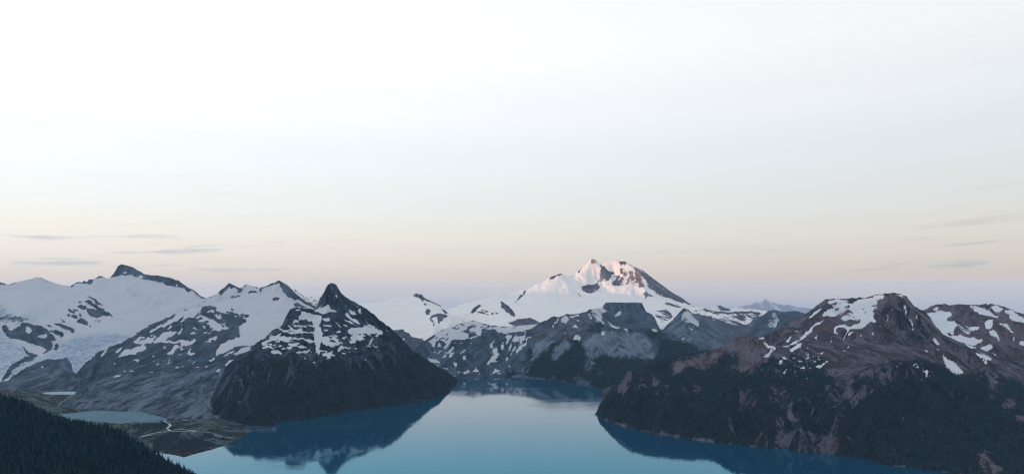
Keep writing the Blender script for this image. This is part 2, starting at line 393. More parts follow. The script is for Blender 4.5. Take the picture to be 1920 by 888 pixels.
# ------------------------------------------------------------------ ground sheet and the lake
def plane_mesh(name, pts, z, mat):
    me = bpy.data.meshes.new(name); me.from_pydata([(x, y, z) for x, y in pts], [], [tuple(range(len(pts)))]); me.materials.append(mat)
    o = bpy.data.objects.new(name, me); col.objects.link(o); return o
def simple_mat(name, c1, c2, scale, rough=0.9):
    m, nt = new_mat(name); b = NB(nt); bs = b.n('ShaderNodeBsdfPrincipled'); b.l(b.mix(b.smooth(b.noise(scale, 5), 0.35, 0.65), c1, c2), bs.inputs['Base Color'])
    bs.inputs['Roughness'].default_value = rough; o = b.n('ShaderNodeOutputMaterial'); b.l(bs.outputs[0], o.inputs[0]); return m
def water_mat(name, body, rough, ripple, tint=(1, 1, 1, 1), band=True, ior=1.5):
    m, nt = new_mat(name); b = NB(nt)
    df = b.n('ShaderNodeBsdfDiffuse'); df.inputs['Color'].default_value = body
    gl = b.n('ShaderNodeBsdfGlossy'); fr = b.n('ShaderNodeFresnel'); fr.inputs['IOR'].default_value = ior
    b.l(b.mix(b.smooth(fr.outputs[0], 0.28, 0.47), tint, (0.97, 0.99, 1, 1)), gl.inputs['Color'])
    if band:                              # smooth water with a few wind lanes
        w = b.smooth(b.noise(1 / 520.0, 5, 0.55, (0.30, 1.1, 1), 0.8), 0.55, 0.70)
        b.l(b.math('MULTIPLY_ADD', w, 0.09, rough), gl.inputs['Roughness'])
        st = b.math('MULTIPLY_ADD', w, ripple * 7.0, ripple)
    else: gl.inputs['Roughness'].default_value = rough; st = ripple
    bmp = b.n('ShaderNodeBump'); bmp.inputs['Distance'].default_value = 1.0; b.val(bmp.inputs['Strength'], st)
    b.l(b.math('ADD', b.noise(1 / 30.0, 3, 0.5), b.math('MULTIPLY', b.noise(1 / 6.0, 2, 0.5), 0.2)), bmp.inputs['Height']); b.l(bmp.outputs[0], gl.inputs['Normal'])
    mx = b.n('ShaderNodeMixShader'); b.l(fr.outputs[0], mx.inputs[0]); b.l(df.outputs[0], mx.inputs[1]); b.l(gl.outputs[0], mx.inputs[2])
    o = b.n('ShaderNodeOutputMaterial'); b.l(mx.outputs[0], o.inputs[0]); return m
M_LAKE = water_mat('lake_water', (0.0, 0.043, 0.077, 1), 0.045, 0.07, (0.28, 0.77, 1.0, 1), True, 2.1)
def silty_mat(name, c1, c2, scale):
    m = simple_mat(name, c1, c2, scale, 0.35); bs = [n for n in m.node_tree.nodes if n.type == 'BSDF_PRINCIPLED'][0]; bs.inputs['Specular IOR Level'].default_value = 0.03; return m
M_POND = silty_mat('pond_water', (0.006, 0.078, 0.112, 1), (0.014, 0.105, 0.138, 1), 1 / 120.0)
M_MILK = silty_mat('milky_water', (0.20, 0.27, 0.33, 1), (0.26, 0.33, 0.38, 1), 1 / 60.0)
M_GROUND = simple_mat('haze_pale_land', (0.20, 0.21, 0.23, 1), (0.30, 0.31, 0.33, 1), 1 / 900.0)  # pale base colour stands in for haze brightness towards the horizon

def ground_sheet():                       # high country round the lake, falling to the lowland far off
    rings = [((-16000, -10000, 16000, 14500), -45.0), ((-20000, -14000, 20000, 19000), -1250.0), ((-60000, -16000, 60000, 60000), -1400.0)]
    v = []; f = [(0, 1, 2, 3)]
    for (x0, y0, x1, y1), z in rings: v += [(x0, y0, z), (x1, y0, z), (x1, y1, z), (x0, y1, z)]
    for r in range(2):
        for k in range(4): a, b_ = r * 4 + k, r * 4 + (k + 1) % 4; f.append((a, a + 4, b_ + 4, b_))
    me = bpy.data.meshes.new('ground'); me.from_pydata(v, [], f); me.materials.append(M_GROUND)
    o = bpy.data.objects.new('ground', me); col.objects.link(o); return o
o = ground_sheet()
o['kind'] = 'structure'; o['label'] = 'low ground under the lake and mountains, reaching to the horizon'; o['category'] = 'ground'
o = plane_mesh('lake', [(-2400, 2350), (-1500, 1500), (-700, 900), (4200, 900), (4200, 2600), (2600, 3600), (2200, 5200), (-300, 5250), (-560, 5000), (-1900, 4000)], 0.0, M_LAKE)
o['kind'] = 'structure'; o['label'] = 'deep blue-green mountain lake winding between the dark slopes'; o['category'] = 'lake'

# ------------------------------------------------------------------ snowy massif at the left with the big dark summit
D_A = [(-160, 7600), (0, 7800), (130, 8000), (225, 8500), (410, 8200)]
crest = ln([(-160, 545), (-60, 536), (0, 528), (14, 534), (25, 530), (35, 528), (55, 523), (70, 519), (82, 522), (95, 528), (115, 534), (131, 537), (140, 530), (148, 527), (153, 531),
            (158, 526), (162, 531), (166, 523), (174, 523), (180, 521), (186, 517), (192, 518), (198, 521), (208, 522), (215, 510), (222, 498), (228, 495), (240, 498),
            (252, 502), (262, 508), (270, 513), (280, 515), (300, 517), (320, 521), (335, 526), (345, 533), (355, 540), (365, 544), (372, 551), (380, 557), (390, 558),
            (400, 554), (408, 549), (440, 552)], D_A)
lines = [crest,
         [(-160, 600, 6600), (0, 588, 6700), (60, 598, 6500), (110, 600, 6600), (170, 598, 6800), (250, 592, 7100), (330, 578, 7400), (400, 568, 7800)],
         [(208, 523, 8350), (235, 516, 8380), (290, 526, 8300), (340, 541, 8200), (375, 556, 8150)],
         [(8, 608, 6050), (40, 606, 5950), (75, 610, 5950), (112, 621, 5900)],
         [(12, 630, 5700), (48, 641, 5650), (86, 652, 5650), (104, 655, 5700)],
         [(-160, 650, 5400), (0, 640, 5400), (40, 650, 5350), (70, 668, 5250)],
         [(-160, 715, 4650), (0, 708, 4700), (25, 706, 4720)],
         [(50, 686, 4900), (80, 675, 5000), (110, 674, 5050), (124, 670, 5100)],
         [(150, 632, 6000), (200, 626, 6150), (240, 626, 6200)],
         [(125, 660, 5450), (160, 650, 5600), (195, 648, 5650)],
         [(143, 699, 4850), (160, 688, 4900)],
         [(-160, 735, 4250), (0, 728, 4330), (60, 722, 4400), (110, 722, 4400), (170, 722, 4420)]]
rk = S(0.0, [(-10, 526), (8, 530), (14, 535), (10, 534), (-10, 531)], [(14, 535), (22, 530), (32, 529), (24, 533)], [(72, 518), (82, 521), (95, 528), (86, 526), (78, 522)],
       [(131, 538), (134, 534), (140, 529), (145, 527), (148, 525), (153, 530), (158, 524), (162, 530), (165, 522), (168, 520), (176, 522), (173, 531), (160, 532), (147, 531), (140, 533), (135, 537)],
       [(180, 522), (184, 515), (190, 515), (195, 520), (187, 520)], [(182, 527), (187, 528), (185, 530)],
       [(208, 522), (213, 505), (222, 494), (240, 494), (262, 504), (280, 511), (300, 514), (320, 517), (345, 529), (365, 541), (382, 555), (400, 552), (408, 548), (402, 556), (390, 559), (380, 559), (370, 554), (364, 549), (358, 545), (352, 547), (345, 541), (335, 540), (330, 538), (315, 534), (300, 529), (290, 526), (284, 525), (280, 522), (270, 524), (262, 522), (250, 519), (240, 516), (228, 515), (222, 517), (214, 518)],
       [(159, 564), (165, 562), (172, 565), (178, 570), (186, 575), (195, 581), (205, 588), (213, 592), (211, 593), (200, 590), (192, 589), (188, 586), (182, 578), (172, 571), (163, 566)],
       [(160, 553), (170, 557), (180, 562), (195, 573), (190, 572), (175, 563)],
       [(162, 578), (168, 578), (180, 581), (188, 584), (191, 590), (190, 594), (180, 596), (170, 592), (167, 587), (162, 583)],
       [(145, 573), (152, 573), (158, 574), (161, 578), (158, 580), (150, 577)], [(126, 578), (132, 580), (138, 583), (143, 586), (140, 588), (132, 585)], [(137, 579), (145, 580), (147, 583), (141, 584)],
       [(126, 589), (131, 588), (132, 592), (127, 592)], [(136, 590), (146, 591), (144, 596), (138, 595)], [(148, 590), (151, 587), (153, 590), (151, 594)], [(136, 567), (139, 565), (140, 569)], [(147, 563), (150, 562), (153, 567), (148, 568)],
       [(143, 600), (150, 596), (158, 597), (165, 600), (166, 604), (162, 609), (152, 607), (145, 604)], [(110, 593), (117, 599), (123, 604), (117, 602)],
       [(102, 605), (110, 606), (120, 610), (130, 614), (138, 617), (140, 621), (135, 624), (128, 620), (118, 615), (106, 608)], [(88, 606), (95, 608), (99, 611), (94, 612)], [(165, 608), (171, 611), (168, 613)],
       [(5, 610), (10, 607), (13, 612), (10, 617), (20, 618), (28, 617), (34, 612), (40, 607), (44, 603), (52, 605), (65, 610), (75, 610), (85, 614), (95, 617), (103, 618), (112, 621), (120, 626), (118, 630), (110, 629), (105, 627), (100, 624), (95, 620), (90, 617),
        (95, 622), (100, 630), (106, 635), (106, 638), (98, 638), (92, 638), (98, 642), (101, 644), (98, 648), (95, 655), (88, 660), (80, 662), (86, 656), (86, 652), (80, 649), (72, 649), (62, 645), (48, 641), (35, 636), (22, 634), (12, 629), (12, 624), (8, 621), (6, 616)],
       [(103, 645), (108, 643), (111, 648), (107, 656), (102, 655)],
       [(40, 648), (50, 654), (58, 660), (66, 665), (71, 668), (62, 672), (50, 678), (38, 684), (28, 690), (20, 698), (12, 708), (4, 716), (8, 700), (18, 688), (30, 678), (45, 671), (57, 667), (50, 661)],
       [(-240, 735), (-40, 722), (15, 712), (20, 708), (32, 700), (50, 688), (65, 680), (80, 675), (95, 673), (108, 674), (123, 669), (135, 682), (137, 695), (143, 699), (150, 697), (160, 690), (166, 680), (172, 670), (185, 658), (240, 650), (340, 650), (340, 820), (-240, 820)])
paint = rk + S(0.62, [(173, 598), (192, 598), (194, 606), (176, 609)], [(-60, 580), (0, 577), (20, 588), (60, 598), (40, 604), (0, 603), (-60, 603)]) + \
    S(1.0, [(232, 509), (238, 508), (240, 511), (234, 512)], [(258, 519), (264, 516), (270, 517), (266, 521)], [(328, 535), (333, 532), (334, 537)],
      [(45, 612), (58, 613), (58, 617), (61, 620), (56, 622), (55, 625), (52, 622), (45, 619), (50, 617)], [(70, 629), (80, 626), (88, 624), (88, 629), (84, 634), (78, 633), (70, 632)], [(58, 636), (68, 635), (66, 637)],
      [(75, 689), (79, 686), (84, 690)], [(58, 695), (63, 692), (62, 696)]) + \
    A('ice', 0.75, [(-240, 625), (0, 605), (12, 630), (40, 650), (70, 668), (60, 672), (20, 705), (-240, 735)]) + A('ice', 0.45, [(-240, 565), (0, 575), (30, 592), (75, 602), (40, 606), (-240, 610)]) + \
    [('ice', 0.8, t[2]) for t in dashes(1.0, [(-40, 566), (20, 574), (60, 594), (90, 602), (40, 604), (-40, 602)], 26, (14, 34), (2.5, 5), 14, 151) + dashes(1.0, [(235, 545), (290, 552), (310, 572), (270, 576), (240, 558)], 12, (10, 24), (1.8, 3.2), 22, 152) + dashes(1.0, [(60, 560), (130, 570), (110, 596), (60, 590)], 6, (8, 16), (1.5, 3), 15, 153)] + \
    A('ice', 0.9, [(110, 647), (130, 636), (160, 630), (200, 626), (235, 627), (240, 634), (225, 640), (200, 648), (185, 655), (175, 665), (165, 680), (155, 692), (143, 699), (136, 690), (132, 680), (123, 670), (100, 673), (75, 675), (50, 688), (25, 705), (15, 712), (20, 702), (45, 682), (70, 670), (90, 663), (105, 658)]) + \
    A('talus', 0.4, [(-240, 735), (20, 708), (50, 688), (120, 675), (140, 700), (170, 690), (170, 760), (-240, 800)])
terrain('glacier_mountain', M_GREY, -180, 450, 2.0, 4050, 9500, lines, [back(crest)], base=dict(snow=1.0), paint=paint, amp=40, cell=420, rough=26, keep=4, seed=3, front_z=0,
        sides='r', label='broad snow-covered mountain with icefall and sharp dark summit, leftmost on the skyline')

# ------------------------------------------------------------------ twin-peaked ridge with a snow basin and long grey talus foot
D_B = [(240, 5300), (300, 5700), (345, 6100), (405, 6700), (430, 7300), (600, 7200)]
crest = ln([(245, 638), (262, 626), (280, 612), (300, 603), (325, 590), (345, 581), (365, 576), (385, 574)], D_B)
crest2 = ln([(400, 556), (408, 549), (414, 543), (420, 540), (425, 535), (430, 530), (437, 533), (445, 538), (452, 541), (457, 536), (462, 532), (470, 535), (478, 537), (485, 539), (492, 538), (498, 536),
             (505, 533), (510, 530), (515, 530), (519, 527), (525, 526), (530, 528), (540, 535), (548, 543), (556, 551), (565, 559), (575, 565), (585, 573), (592, 577), (620, 585), (680, 600)],
            [(400, 7300), (525, 7200), (592, 6900), (680, 6500)])
lines = [crest, crest2,
         [(385, 574, 6450), (402, 572, 6800), (418, 562, 7100)],
         [(430, 575, 6500), (450, 585, 6300), (440, 600, 6000), (400, 610, 5700)],
         [(530, 560, 6600), (520, 590, 6150), (490, 620, 5500), (450, 645, 5050), (410, 668, 4700)],
         [(560, 575, 6400), (600, 600, 5900), (700, 640, 5500)],
         [(250, 650, 5050), (300, 645, 5100), (350, 640, 5200), (400, 640, 5100)],
         [(180, 672, 4800), (210, 655, 4980), (245, 645, 5150)],
         [(200, 700, 4500), (280, 690, 4550), (350, 690, 4500), (420, 690, 4350), (480, 690, 4250)],
         [(165, 720, 4150), (230, 735, 4000), (300, 735, 3950), (380, 745, 3850), (450, 750, 3800)],
         [(120, 752, 3800), (170, 757, 3750), (220, 763, 3680), (270, 768, 3640), (305, 777, 3480), (350, 790, 3300), (400, 797, 3220), (450, 803, 3150), (520, 800, 3150)]]
zl = [[(120, 3650, 0), (220, 3560, 0), (300, 3400, -2), (400, 3120, -4), (520, 3050, -30)], [(530, 3050, -40), (600, 3900, -40), (690, 4900, -40)], [(560, 3050, -40), (690, 3900, -40)], back(crest, 1.05, 60), back(crest2)]
paint = S(1.0, [(400, 549), (430, 535), (460, 530), (492, 532), (520, 526), (526, 530), (530, 545), (536, 554), (548, 560), (600, 570), (640, 620), (600, 640), (531, 607), (522, 615), (510, 621), (505, 630), (492, 640), (475, 647), (455, 648), (440, 650), (425, 660), (405, 666), (405, 660), (415, 643), (430, 637), (448, 632), (450, 606), (463, 604), (462, 597), (450, 580), (440, 572), (428, 572), (420, 578), (405, 576), (395, 572), (370, 574), (390, 562)]) + \
    S(1.0, [(245, 640), (255, 628), (280, 612), (310, 598), (345, 581), (370, 574), (405, 576), (430, 572), (450, 570), (460, 585), (466, 597), (450, 606), (440, 600), (425, 610), (410, 620), (380, 602), (360, 605), (352, 625), (330, 628), (300, 640), (270, 645)]) + \
    S(0.0, [(377, 577), (385, 575), (402, 577), (398, 580), (388, 583), (392, 588), (402, 595), (410, 598), (420, 593), (430, 588), (438, 584), (440, 592), (445, 600), (440, 612), (432, 615), (425, 608), (415, 606), (405, 602), (395, 597), (385, 593), (376, 588)],
      [(340, 606), (352, 596), (372, 598), (366, 612), (356, 622), (342, 618)], [(441, 600), (446, 592), (455, 597), (462, 600), (462, 605), (450, 608)], [(457, 589), (462, 588), (467, 593), (463, 595)], [(440, 618), (445, 609), (448, 616), (446, 622)],
      [(246, 640), (250, 631), (275, 616), (300, 602), (330, 588), (332, 591), (305, 606), (280, 620), (258, 632), (250, 641)], [(271, 624), (280, 621), (284, 624), (281, 631), (272, 631)],
      [(288, 628), (300, 615), (317, 610), (312, 620), (298, 630)], [(320, 614), (330, 603), (341, 603), (335, 618), (322, 620)],
      [(406, 550), (414, 538), (420, 536), (425, 530), (430, 526), (437, 530), (445, 534), (452, 539), (452, 549), (447, 551), (446, 543), (440, 538), (435, 541), (430, 537), (427, 541), (422, 546), (414, 553), (412, 548)],
      [(453, 541), (457, 534), (462, 529), (466, 533), (460, 536), (456, 542)], [(468, 532), (484, 536), (484, 540), (472, 537)],
      [(463, 550), (470, 546), (480, 545), (486, 547), (490, 538), (494, 536), (505, 530), (511, 526), (519, 524), (523, 528), (515, 533), (508, 536), (500, 538), (492, 541), (488, 548), (478, 548), (466, 551)],
      [(430, 558), (437, 553), (450, 552), (453, 554), (440, 557), (435, 560)],
      [(525, 523), (540, 531), (556, 547), (575, 562), (593, 574), (592, 580), (575, 572), (562, 562), (555, 559), (545, 557), (537, 554), (530, 544), (527, 536)], [(510, 563), (514, 557), (519, 555), (525, 559), (520, 563)], [(550, 567), (556, 566), (568, 572), (577, 577), (562, 576), (553, 573)]) + \
    dashes(0.0, [(255, 634), (300, 606), (345, 588), (380, 592), (400, 606), (380, 622), (340, 634), (290, 642), (258, 642)], 44, (10, 30), (1.8, 5.0), -32, 111) + dashes(0.0, [(375, 580), (430, 576), (462, 590), (462, 606), (420, 618), (385, 600)], 34, (7, 18), (2.5, 5.5), 35, 112, 25) + \
    dashes(1.0, [(360, 606), (440, 606), (446, 626), (410, 645), (360, 632)], 12, (6, 16), (2, 4), -10, 113, 30) + dashes(1.0, [(215, 660), (300, 648), (420, 655), (440, 680), (380, 700), (230, 700)], 26, (4, 12), (1.2, 2.6), -28, 114) + \
    S(1.0, [(222, 668), (232, 655), (245, 655), (255, 650), (268, 645), (275, 652), (262, 660), (248, 665), (240, 666)], [(285, 640), (300, 630), (312, 638), (330, 640), (345, 635), (355, 640), (365, 635), (369, 638), (360, 645), (350, 649), (345, 645), (335, 652), (340, 642), (320, 643), (305, 642)],
      [(330, 644), (334, 648), (330, 656), (322, 662), (313, 665), (320, 657)], [(388, 634), (400, 632), (408, 629), (405, 639), (395, 637)], [(360, 613), (366, 612), (369, 618), (362, 616)], [(380, 610), (388, 611), (385, 617)], [(396, 612), (405, 613), (415, 615), (411, 620), (400, 618)],
      [(353, 655), (361, 652), (357, 659), (366, 663), (360, 666), (354, 664)], [(390, 675), (402, 671), (402, 675), (394, 677)], [(404, 696), (412, 690), (413, 693), (406, 698)], [(250, 673), (260, 674), (258, 679)], [(284, 668), (289, 665), (290, 669)],
      [(210, 681), (218, 679), (215, 683)], [(213, 707), (222, 702), (228, 700), (222, 706)], [(230, 697), (234, 692), (234, 697)], [(356, 683), (366, 676), (362, 682)], [(367, 688), (376, 684), (372, 688)], [(419, 685), (432, 675), (445, 668), (436, 678), (425, 685)],
      [(422, 666), (440, 655), (437, 660), (427, 667)], [(434, 664), (455, 652), (472, 648), (470, 656), (455, 662)], [(203, 672), (207, 669), (206, 673)], [(275, 675), (279, 675), (277, 678)], [(272, 685), (275, 686), (273, 688)], [(300, 646), (312, 650), (308, 653)], [(336, 652), (343, 652), (338, 659)], [(190, 664), (198, 655), (204, 650), (198, 662), (190, 668)], [(224, 652), (229, 649), (224, 658), (213, 663)]) + \
    A('talus', 0.55, [(160, 725), (200, 705), (280, 700), (420, 690), (470, 690), (480, 800), (300, 790), (130, 770)]) + A('talus', 0.75, [(240, 768), (262, 745), (290, 715), (292, 717), (268, 748), (250, 770)], [(330, 790), (360, 760), (400, 740), (440, 745), (470, 790), (430, 800)]) + \
    A('forest', 0.42, [(300, 790), (350, 775), (420, 790), (480, 800), (420, 830), (320, 800)])
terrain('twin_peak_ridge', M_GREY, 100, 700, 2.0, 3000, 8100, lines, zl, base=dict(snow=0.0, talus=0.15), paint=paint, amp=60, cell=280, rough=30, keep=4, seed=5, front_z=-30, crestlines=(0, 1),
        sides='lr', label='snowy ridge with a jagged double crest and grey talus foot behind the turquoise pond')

# ------------------------------------------------------------------ dark peak whose wooded foot is the promontory
crest = ln([(408, 745), (411, 718), (420, 696), (435, 676), (450, 665), (470, 658), (480, 643), (498, 633), (505, 623), (525, 612), (531, 607), (535, 597), (545, 578), (552, 575), (575, 578), (590, 580), (596, 570), (600, 558), (606, 552), (609, 545), (613, 537),
            (618, 531), (624, 530), (631, 534), (636, 543), (642, 551), (655, 560), (670, 568), (685, 577), (700, 588), (712, 600), (730, 613), (745, 624), (752, 638), (765, 651), (780, 663), (795, 673), (815, 686), (835, 697), (850, 705), (857, 711)],
           [(408, 3560), (420, 3720), (470, 3900), (500, 4100), (548, 4520), (592, 4800), (622, 5000), (700, 4980), (752, 4940), (857, 4880)])
sh = [shore(*p) for p in [(470, 803), (500, 796), (560, 787), (620, 777), (680, 768), (740, 759), (800, 752), (828, 745), (845, 732), (855, 719), (858, 712)]]
lines = [crest, sh,
         [(404, 775, 3450), (425, 788, 3340), (455, 800, 3230), (470, 803, shore(470, 803)[2])],
         [(425, 705, 3620), (450, 690, 3640), (500, 686, 3700), (545, 680, 3760)],
         [(560, 690, 3780), (600, 680, 3850), (640, 676, 3920), (700, 674, 4020), (740, 670, 4150)],
         [(440, 755, 3420), (500, 745, 3480), (560, 740, 3560)],
         [(560, 640, 4060), (600, 625, 4250), (640, 620, 4350), (690, 625, 4350)],
         [(570, 600, 4420), (600, 595, 4560), (640, 590, 4650)],
         [(622, 545, 4930), (640, 575, 4800), (670, 600, 4620), (715, 618, 4480), (745, 660, 4330), (770, 700, 4200)]]
zl = [[(p[0], p[2] - 90, -35) for p in sh[:-3]], [(845, 4150, -35), (870, 4500, -35), (880, 4900, -35)], back(crest[:-8], 1.09, 300), [(756, 5400, 0), (880, 5250, -40)], [(380, 3300, -20), (392, 3600, -10), (398, 3800, 60)]]
paint = S(0.10, [(505, 625), (531, 608), (540, 600), (560, 590), (590, 596), (615, 600), (650, 606), (690, 613), (715, 620), (718, 635), (700, 645), (660, 648), (620, 655), (600, 660), (540, 660), (500, 660), (480, 652)]) + \
    S(0.0, [(531, 608), (535, 597), (545, 577), (552, 574), (565, 580), (562, 588), (556, 598), (545, 602)], [(570, 612), (578, 603), (590, 606), (588, 615), (586, 628), (572, 628), (565, 618)], [(606, 604), (640, 599), (660, 608), (645, 614), (655, 622), (640, 640), (620, 627), (608, 620)], [(620, 655), (625, 640), (650, 640), (690, 650), (680, 660)], [(510, 650), (525, 637), (550, 640), (590, 640), (590, 660), (520, 660)]) + \
    dashes(1.0, [(500, 632), (531, 610), (560, 600), (585, 606), (585, 662), (540, 662), (490, 655)], 46, (9, 30), (2.0, 4.5), 6, 101) + dashes(1.0, [(606, 604), (650, 606), (690, 613), (715, 622), (716, 640), (690, 652), (640, 664), (605, 668)], 34, (8, 26), (1.8, 4.0), 12, 102) + dashes(1.0, [(640, 560), (700, 592), (740, 625), (700, 625), (640, 595)], 14, (8, 18), (1.2, 2.4), 48, 103) + dashes(1.0, [(480, 655), (720, 650), (700, 690), (480, 685)], 16, (4, 12), (1.0, 2.0), 4, 104) + \
    S(1.0, [(553, 577), (562, 579), (570, 585), (590, 590), (603, 592), (602, 605), (597, 610), (590, 612), (585, 603), (575, 598), (565, 598), (558, 600), (563, 592), (565, 585)], [(590, 582), (605, 575), (612, 569), (618, 572), (625, 580), (633, 585), (620, 584), (608, 588), (600, 587)],
      [(591, 612), (601, 610), (605, 625), (601, 640), (601, 655), (597, 667), (594, 655), (592, 645), (587, 630)], [(603, 632), (612, 628), (618, 635), (620, 643), (630, 640), (637, 645), (628, 650), (612, 648), (603, 642)], [(602, 666), (615, 662), (622, 655), (628, 647), (622, 662), (612, 667)],
      [(609, 671), (615, 668), (626, 668), (618, 671)], [(640, 660), (652, 661), (642, 664)], [(634, 655), (640, 645), (645, 650), (638, 660)],
      [(648, 622), (660, 614), (680, 613), (700, 616), (715, 617), (705, 622), (690, 625), (670, 625), (655, 627)], [(657, 632), (665, 626), (680, 630), (686, 636), (675, 638), (660, 637)], [(690, 648), (694, 638), (701, 633), (695, 643)], [(704, 618), (714, 617), (717, 626), (708, 628)], [(639, 633), (650, 632), (648, 637)], [(697, 655), (704, 661), (700, 660)],
      [(646, 585), (655, 590), (665, 599), (677, 609), (668, 606), (655, 597)], [(652, 580), (662, 581), (671, 591), (663, 590)], [(667, 571), (675, 580), (678, 592), (672, 583)], [(684, 601), (697, 609), (709, 614), (695, 612)], [(639, 596), (655, 602), (666, 607), (655, 606)], [(628, 552), (632, 553), (635, 562)], [(615, 552), (619, 553), (619, 556)], [(603, 597), (615, 596), (620, 601), (606, 601)], [(606, 606), (620, 609), (626, 613), (610, 610)],
      [(504, 659), (520, 657), (531, 663), (515, 663)], [(585, 681), (590, 677), (591, 681)], [(568, 671), (573, 671), (573, 674)], [(490, 642), (505, 634), (525, 629), (545, 632), (545, 637), (528, 634), (505, 640), (492, 648)], [(535, 651), (548, 648), (565, 647), (566, 653), (560, 649), (545, 651)]) + \
    A('talus', 0.5, [(650, 645), (695, 642), (722, 660), (732, 680), (700, 672), (670, 655)], [(580, 692), (595, 690), (592, 715), (580, 725), (577, 712)]) + A('talus', 0.45, [(420, 690), (545, 688), (545, 702), (430, 720), (415, 720)], [(425, 735), (460, 720), (480, 735), (440, 760)], [(500, 700), (540, 695), (545, 712), (505, 715)], [(650, 690), (690, 676), (720, 690), (700, 715), (660, 712)], [(560, 655), (640, 668), (640, 680), (560, 676)]) + \
    A('forest', 0.90, [(480, 808), (440, 800), (470, 760), (520, 720), (570, 730), (620, 715), (660, 690), (700, 690), (735, 690), (750, 660), (765, 655), (866, 712), (858, 722), (828, 750), (640, 780)]) + \
    A('forest', 0.66, [(395, 800), (405, 745), (430, 705), (470, 668), (560, 668), (640, 680), (660, 690), (620, 715), (570, 730), (520, 720), (470, 760), (440, 800)]) + A('forest', 0.38, [(700, 590), (715, 600), (755, 640), (765, 655), (750, 662), (725, 640), (700, 610)])
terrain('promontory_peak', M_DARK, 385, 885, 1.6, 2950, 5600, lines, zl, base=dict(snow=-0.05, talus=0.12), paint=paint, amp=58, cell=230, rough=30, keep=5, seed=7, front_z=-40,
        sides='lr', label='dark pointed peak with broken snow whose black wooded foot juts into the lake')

# ------------------------------------------------------------------ smooth white snow dome behind the promontory
crest = ln([(560, 600), (640, 572), (690, 567), (715, 566), (730, 561), (739, 557), (760, 557), (774, 555), (780, 549), (785, 552), (790, 551), (795, 558), (810, 565), (825, 572), (835, 580), (842, 586), (870, 600)], [(560, 8200), (780, 8200), (870, 7700)])
lines = [crest, [(640, 600, 7300), (745, 617, 6600), (795, 637, 6250), (812, 628, 6350)], [(790, 560, 7900), (803, 585, 7300), (822, 590, 7000), (822, 606, 6700), (812, 625, 6380)], [(640, 640, 6400), (745, 645, 6000), (780, 660, 5750), (800, 690, 5300), (830, 705, 5150)], [(836, 586, 7500), (850, 602, 7000), (840, 612, 6650)]]
paint = S(0.0, [(774, 554), (779, 547), (785, 549), (791, 549), (797, 560), (794, 566), (787, 560), (782, 556)], [(794, 556), (805, 561), (815, 566), (825, 572), (833, 579), (842, 587), (836, 587), (826, 577), (812, 569), (800, 563)], [(798, 583), (803, 578), (807, 584), (803, 589), (799, 587)], [(796, 569), (801, 568), (799, 573)],
            [(807, 598), (810, 592), (817, 589), (825, 586), (832, 590), (837, 584), (828, 577), (834, 588), (839, 591), (830, 599), (824, 602), (826, 608), (840, 615), (834, 613), (822, 606), (820, 594), (812, 597), (811, 606)], [(811, 606), (814, 606), (812, 612)],
            [(600, 650), (742, 618), (755, 619), (768, 625), (775, 632), (790, 636), (800, 640), (850, 640), (860, 720), (600, 720)]) + S(0.75, [(755, 634), (760, 632), (760, 642)], [(743, 616), (748, 617), (746, 621)])
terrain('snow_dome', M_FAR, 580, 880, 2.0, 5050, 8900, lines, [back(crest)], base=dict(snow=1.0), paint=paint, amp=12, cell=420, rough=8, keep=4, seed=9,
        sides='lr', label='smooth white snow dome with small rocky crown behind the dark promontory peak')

# ------------------------------------------------------------------ low snowy hill in the middle
crest = ln([(850, 610), (870, 592), (882, 584), (890, 575), (900, 570), (915, 570), (930, 566), (938, 564), (945, 567), (955, 574), (965, 588), (975, 592), (990, 593), (1005, 600), (1020, 608), (1050, 620)], [(850, 7800), (940, 8000), (1050, 7200)])
lines = [crest, [(850, 615, 7000), (900, 606, 6950), (960, 612, 6850), (1020, 612, 6800)], [(966, 590, 7600), (950, 580, 7750), (938, 566, 7950)]]
paint = dashes(0.0, [(870, 596), (910, 580), (940, 588), (970, 592), (1010, 602), (960, 611), (900, 606)], 30, (10, 34), (1.2, 2.6), 9, 121, 6) + S(0.9, [(875, 592), (875, 593), (940, 588), (970, 592), (1010, 602), (1018, 607), (960, 612), (900, 606), (870, 604)]) + S(0.0, [(881, 586), (886, 577), (896, 570), (902, 569), (896, 577), (889, 585)], [(936, 563), (940, 562), (948, 569), (958, 575), (963, 583), (967, 593), (958, 590), (950, 583), (940, 575)], [(955, 604), (975, 597), (1000, 597), (1024, 608), (980, 611), (965, 609)])
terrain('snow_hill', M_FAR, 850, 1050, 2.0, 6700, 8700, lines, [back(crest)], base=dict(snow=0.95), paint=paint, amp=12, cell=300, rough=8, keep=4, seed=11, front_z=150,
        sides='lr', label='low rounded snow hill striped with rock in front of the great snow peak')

# ------------------------------------------------------------------ streaked slopes and flat-topped butte across the lake
crest = ln([(760, 668), (795, 640), (815, 625), (845, 612), (870, 605), (888, 600), (905, 606), (935, 612), (965, 611), (1010, 608), (1025, 600), (1033, 594), (1040, 592), (1047, 595), (1055, 592), (1062, 588), (1075, 589), (1085, 587), (1100, 584), (1105, 580), (1118, 578), (1128, 577)],
           [(760, 5700), (795, 6000), (870, 6500), (960, 6650), (1040, 6350), (1128, 6900)])
butte = [(1131, 573, 6950), (1136, 566, 6980), (1140, 567, 6980), (1170, 569, 6980), (1202, 567, 6980), (1206, 575, 6950)]
crest_r = [(1209, 582, 6900), (1222, 589, 6800), (1229, 598, 6700), (1233, 610, 6500), (1240, 622, 6350), (1260, 631, 6200), (1285, 639, 6000), (1320, 652, 5700), (1350, 662, 5500), (1400, 680, 5300)]
sh = [shore(*p) for p in [(780, 712), (830, 709), (870, 708), (920, 706.5), (960, 707), (1000, 709), (1040, 713), (1080, 719), (1120, 727), (1150, 731), (1200, 738), (1260, 748), (1380, 765)]]
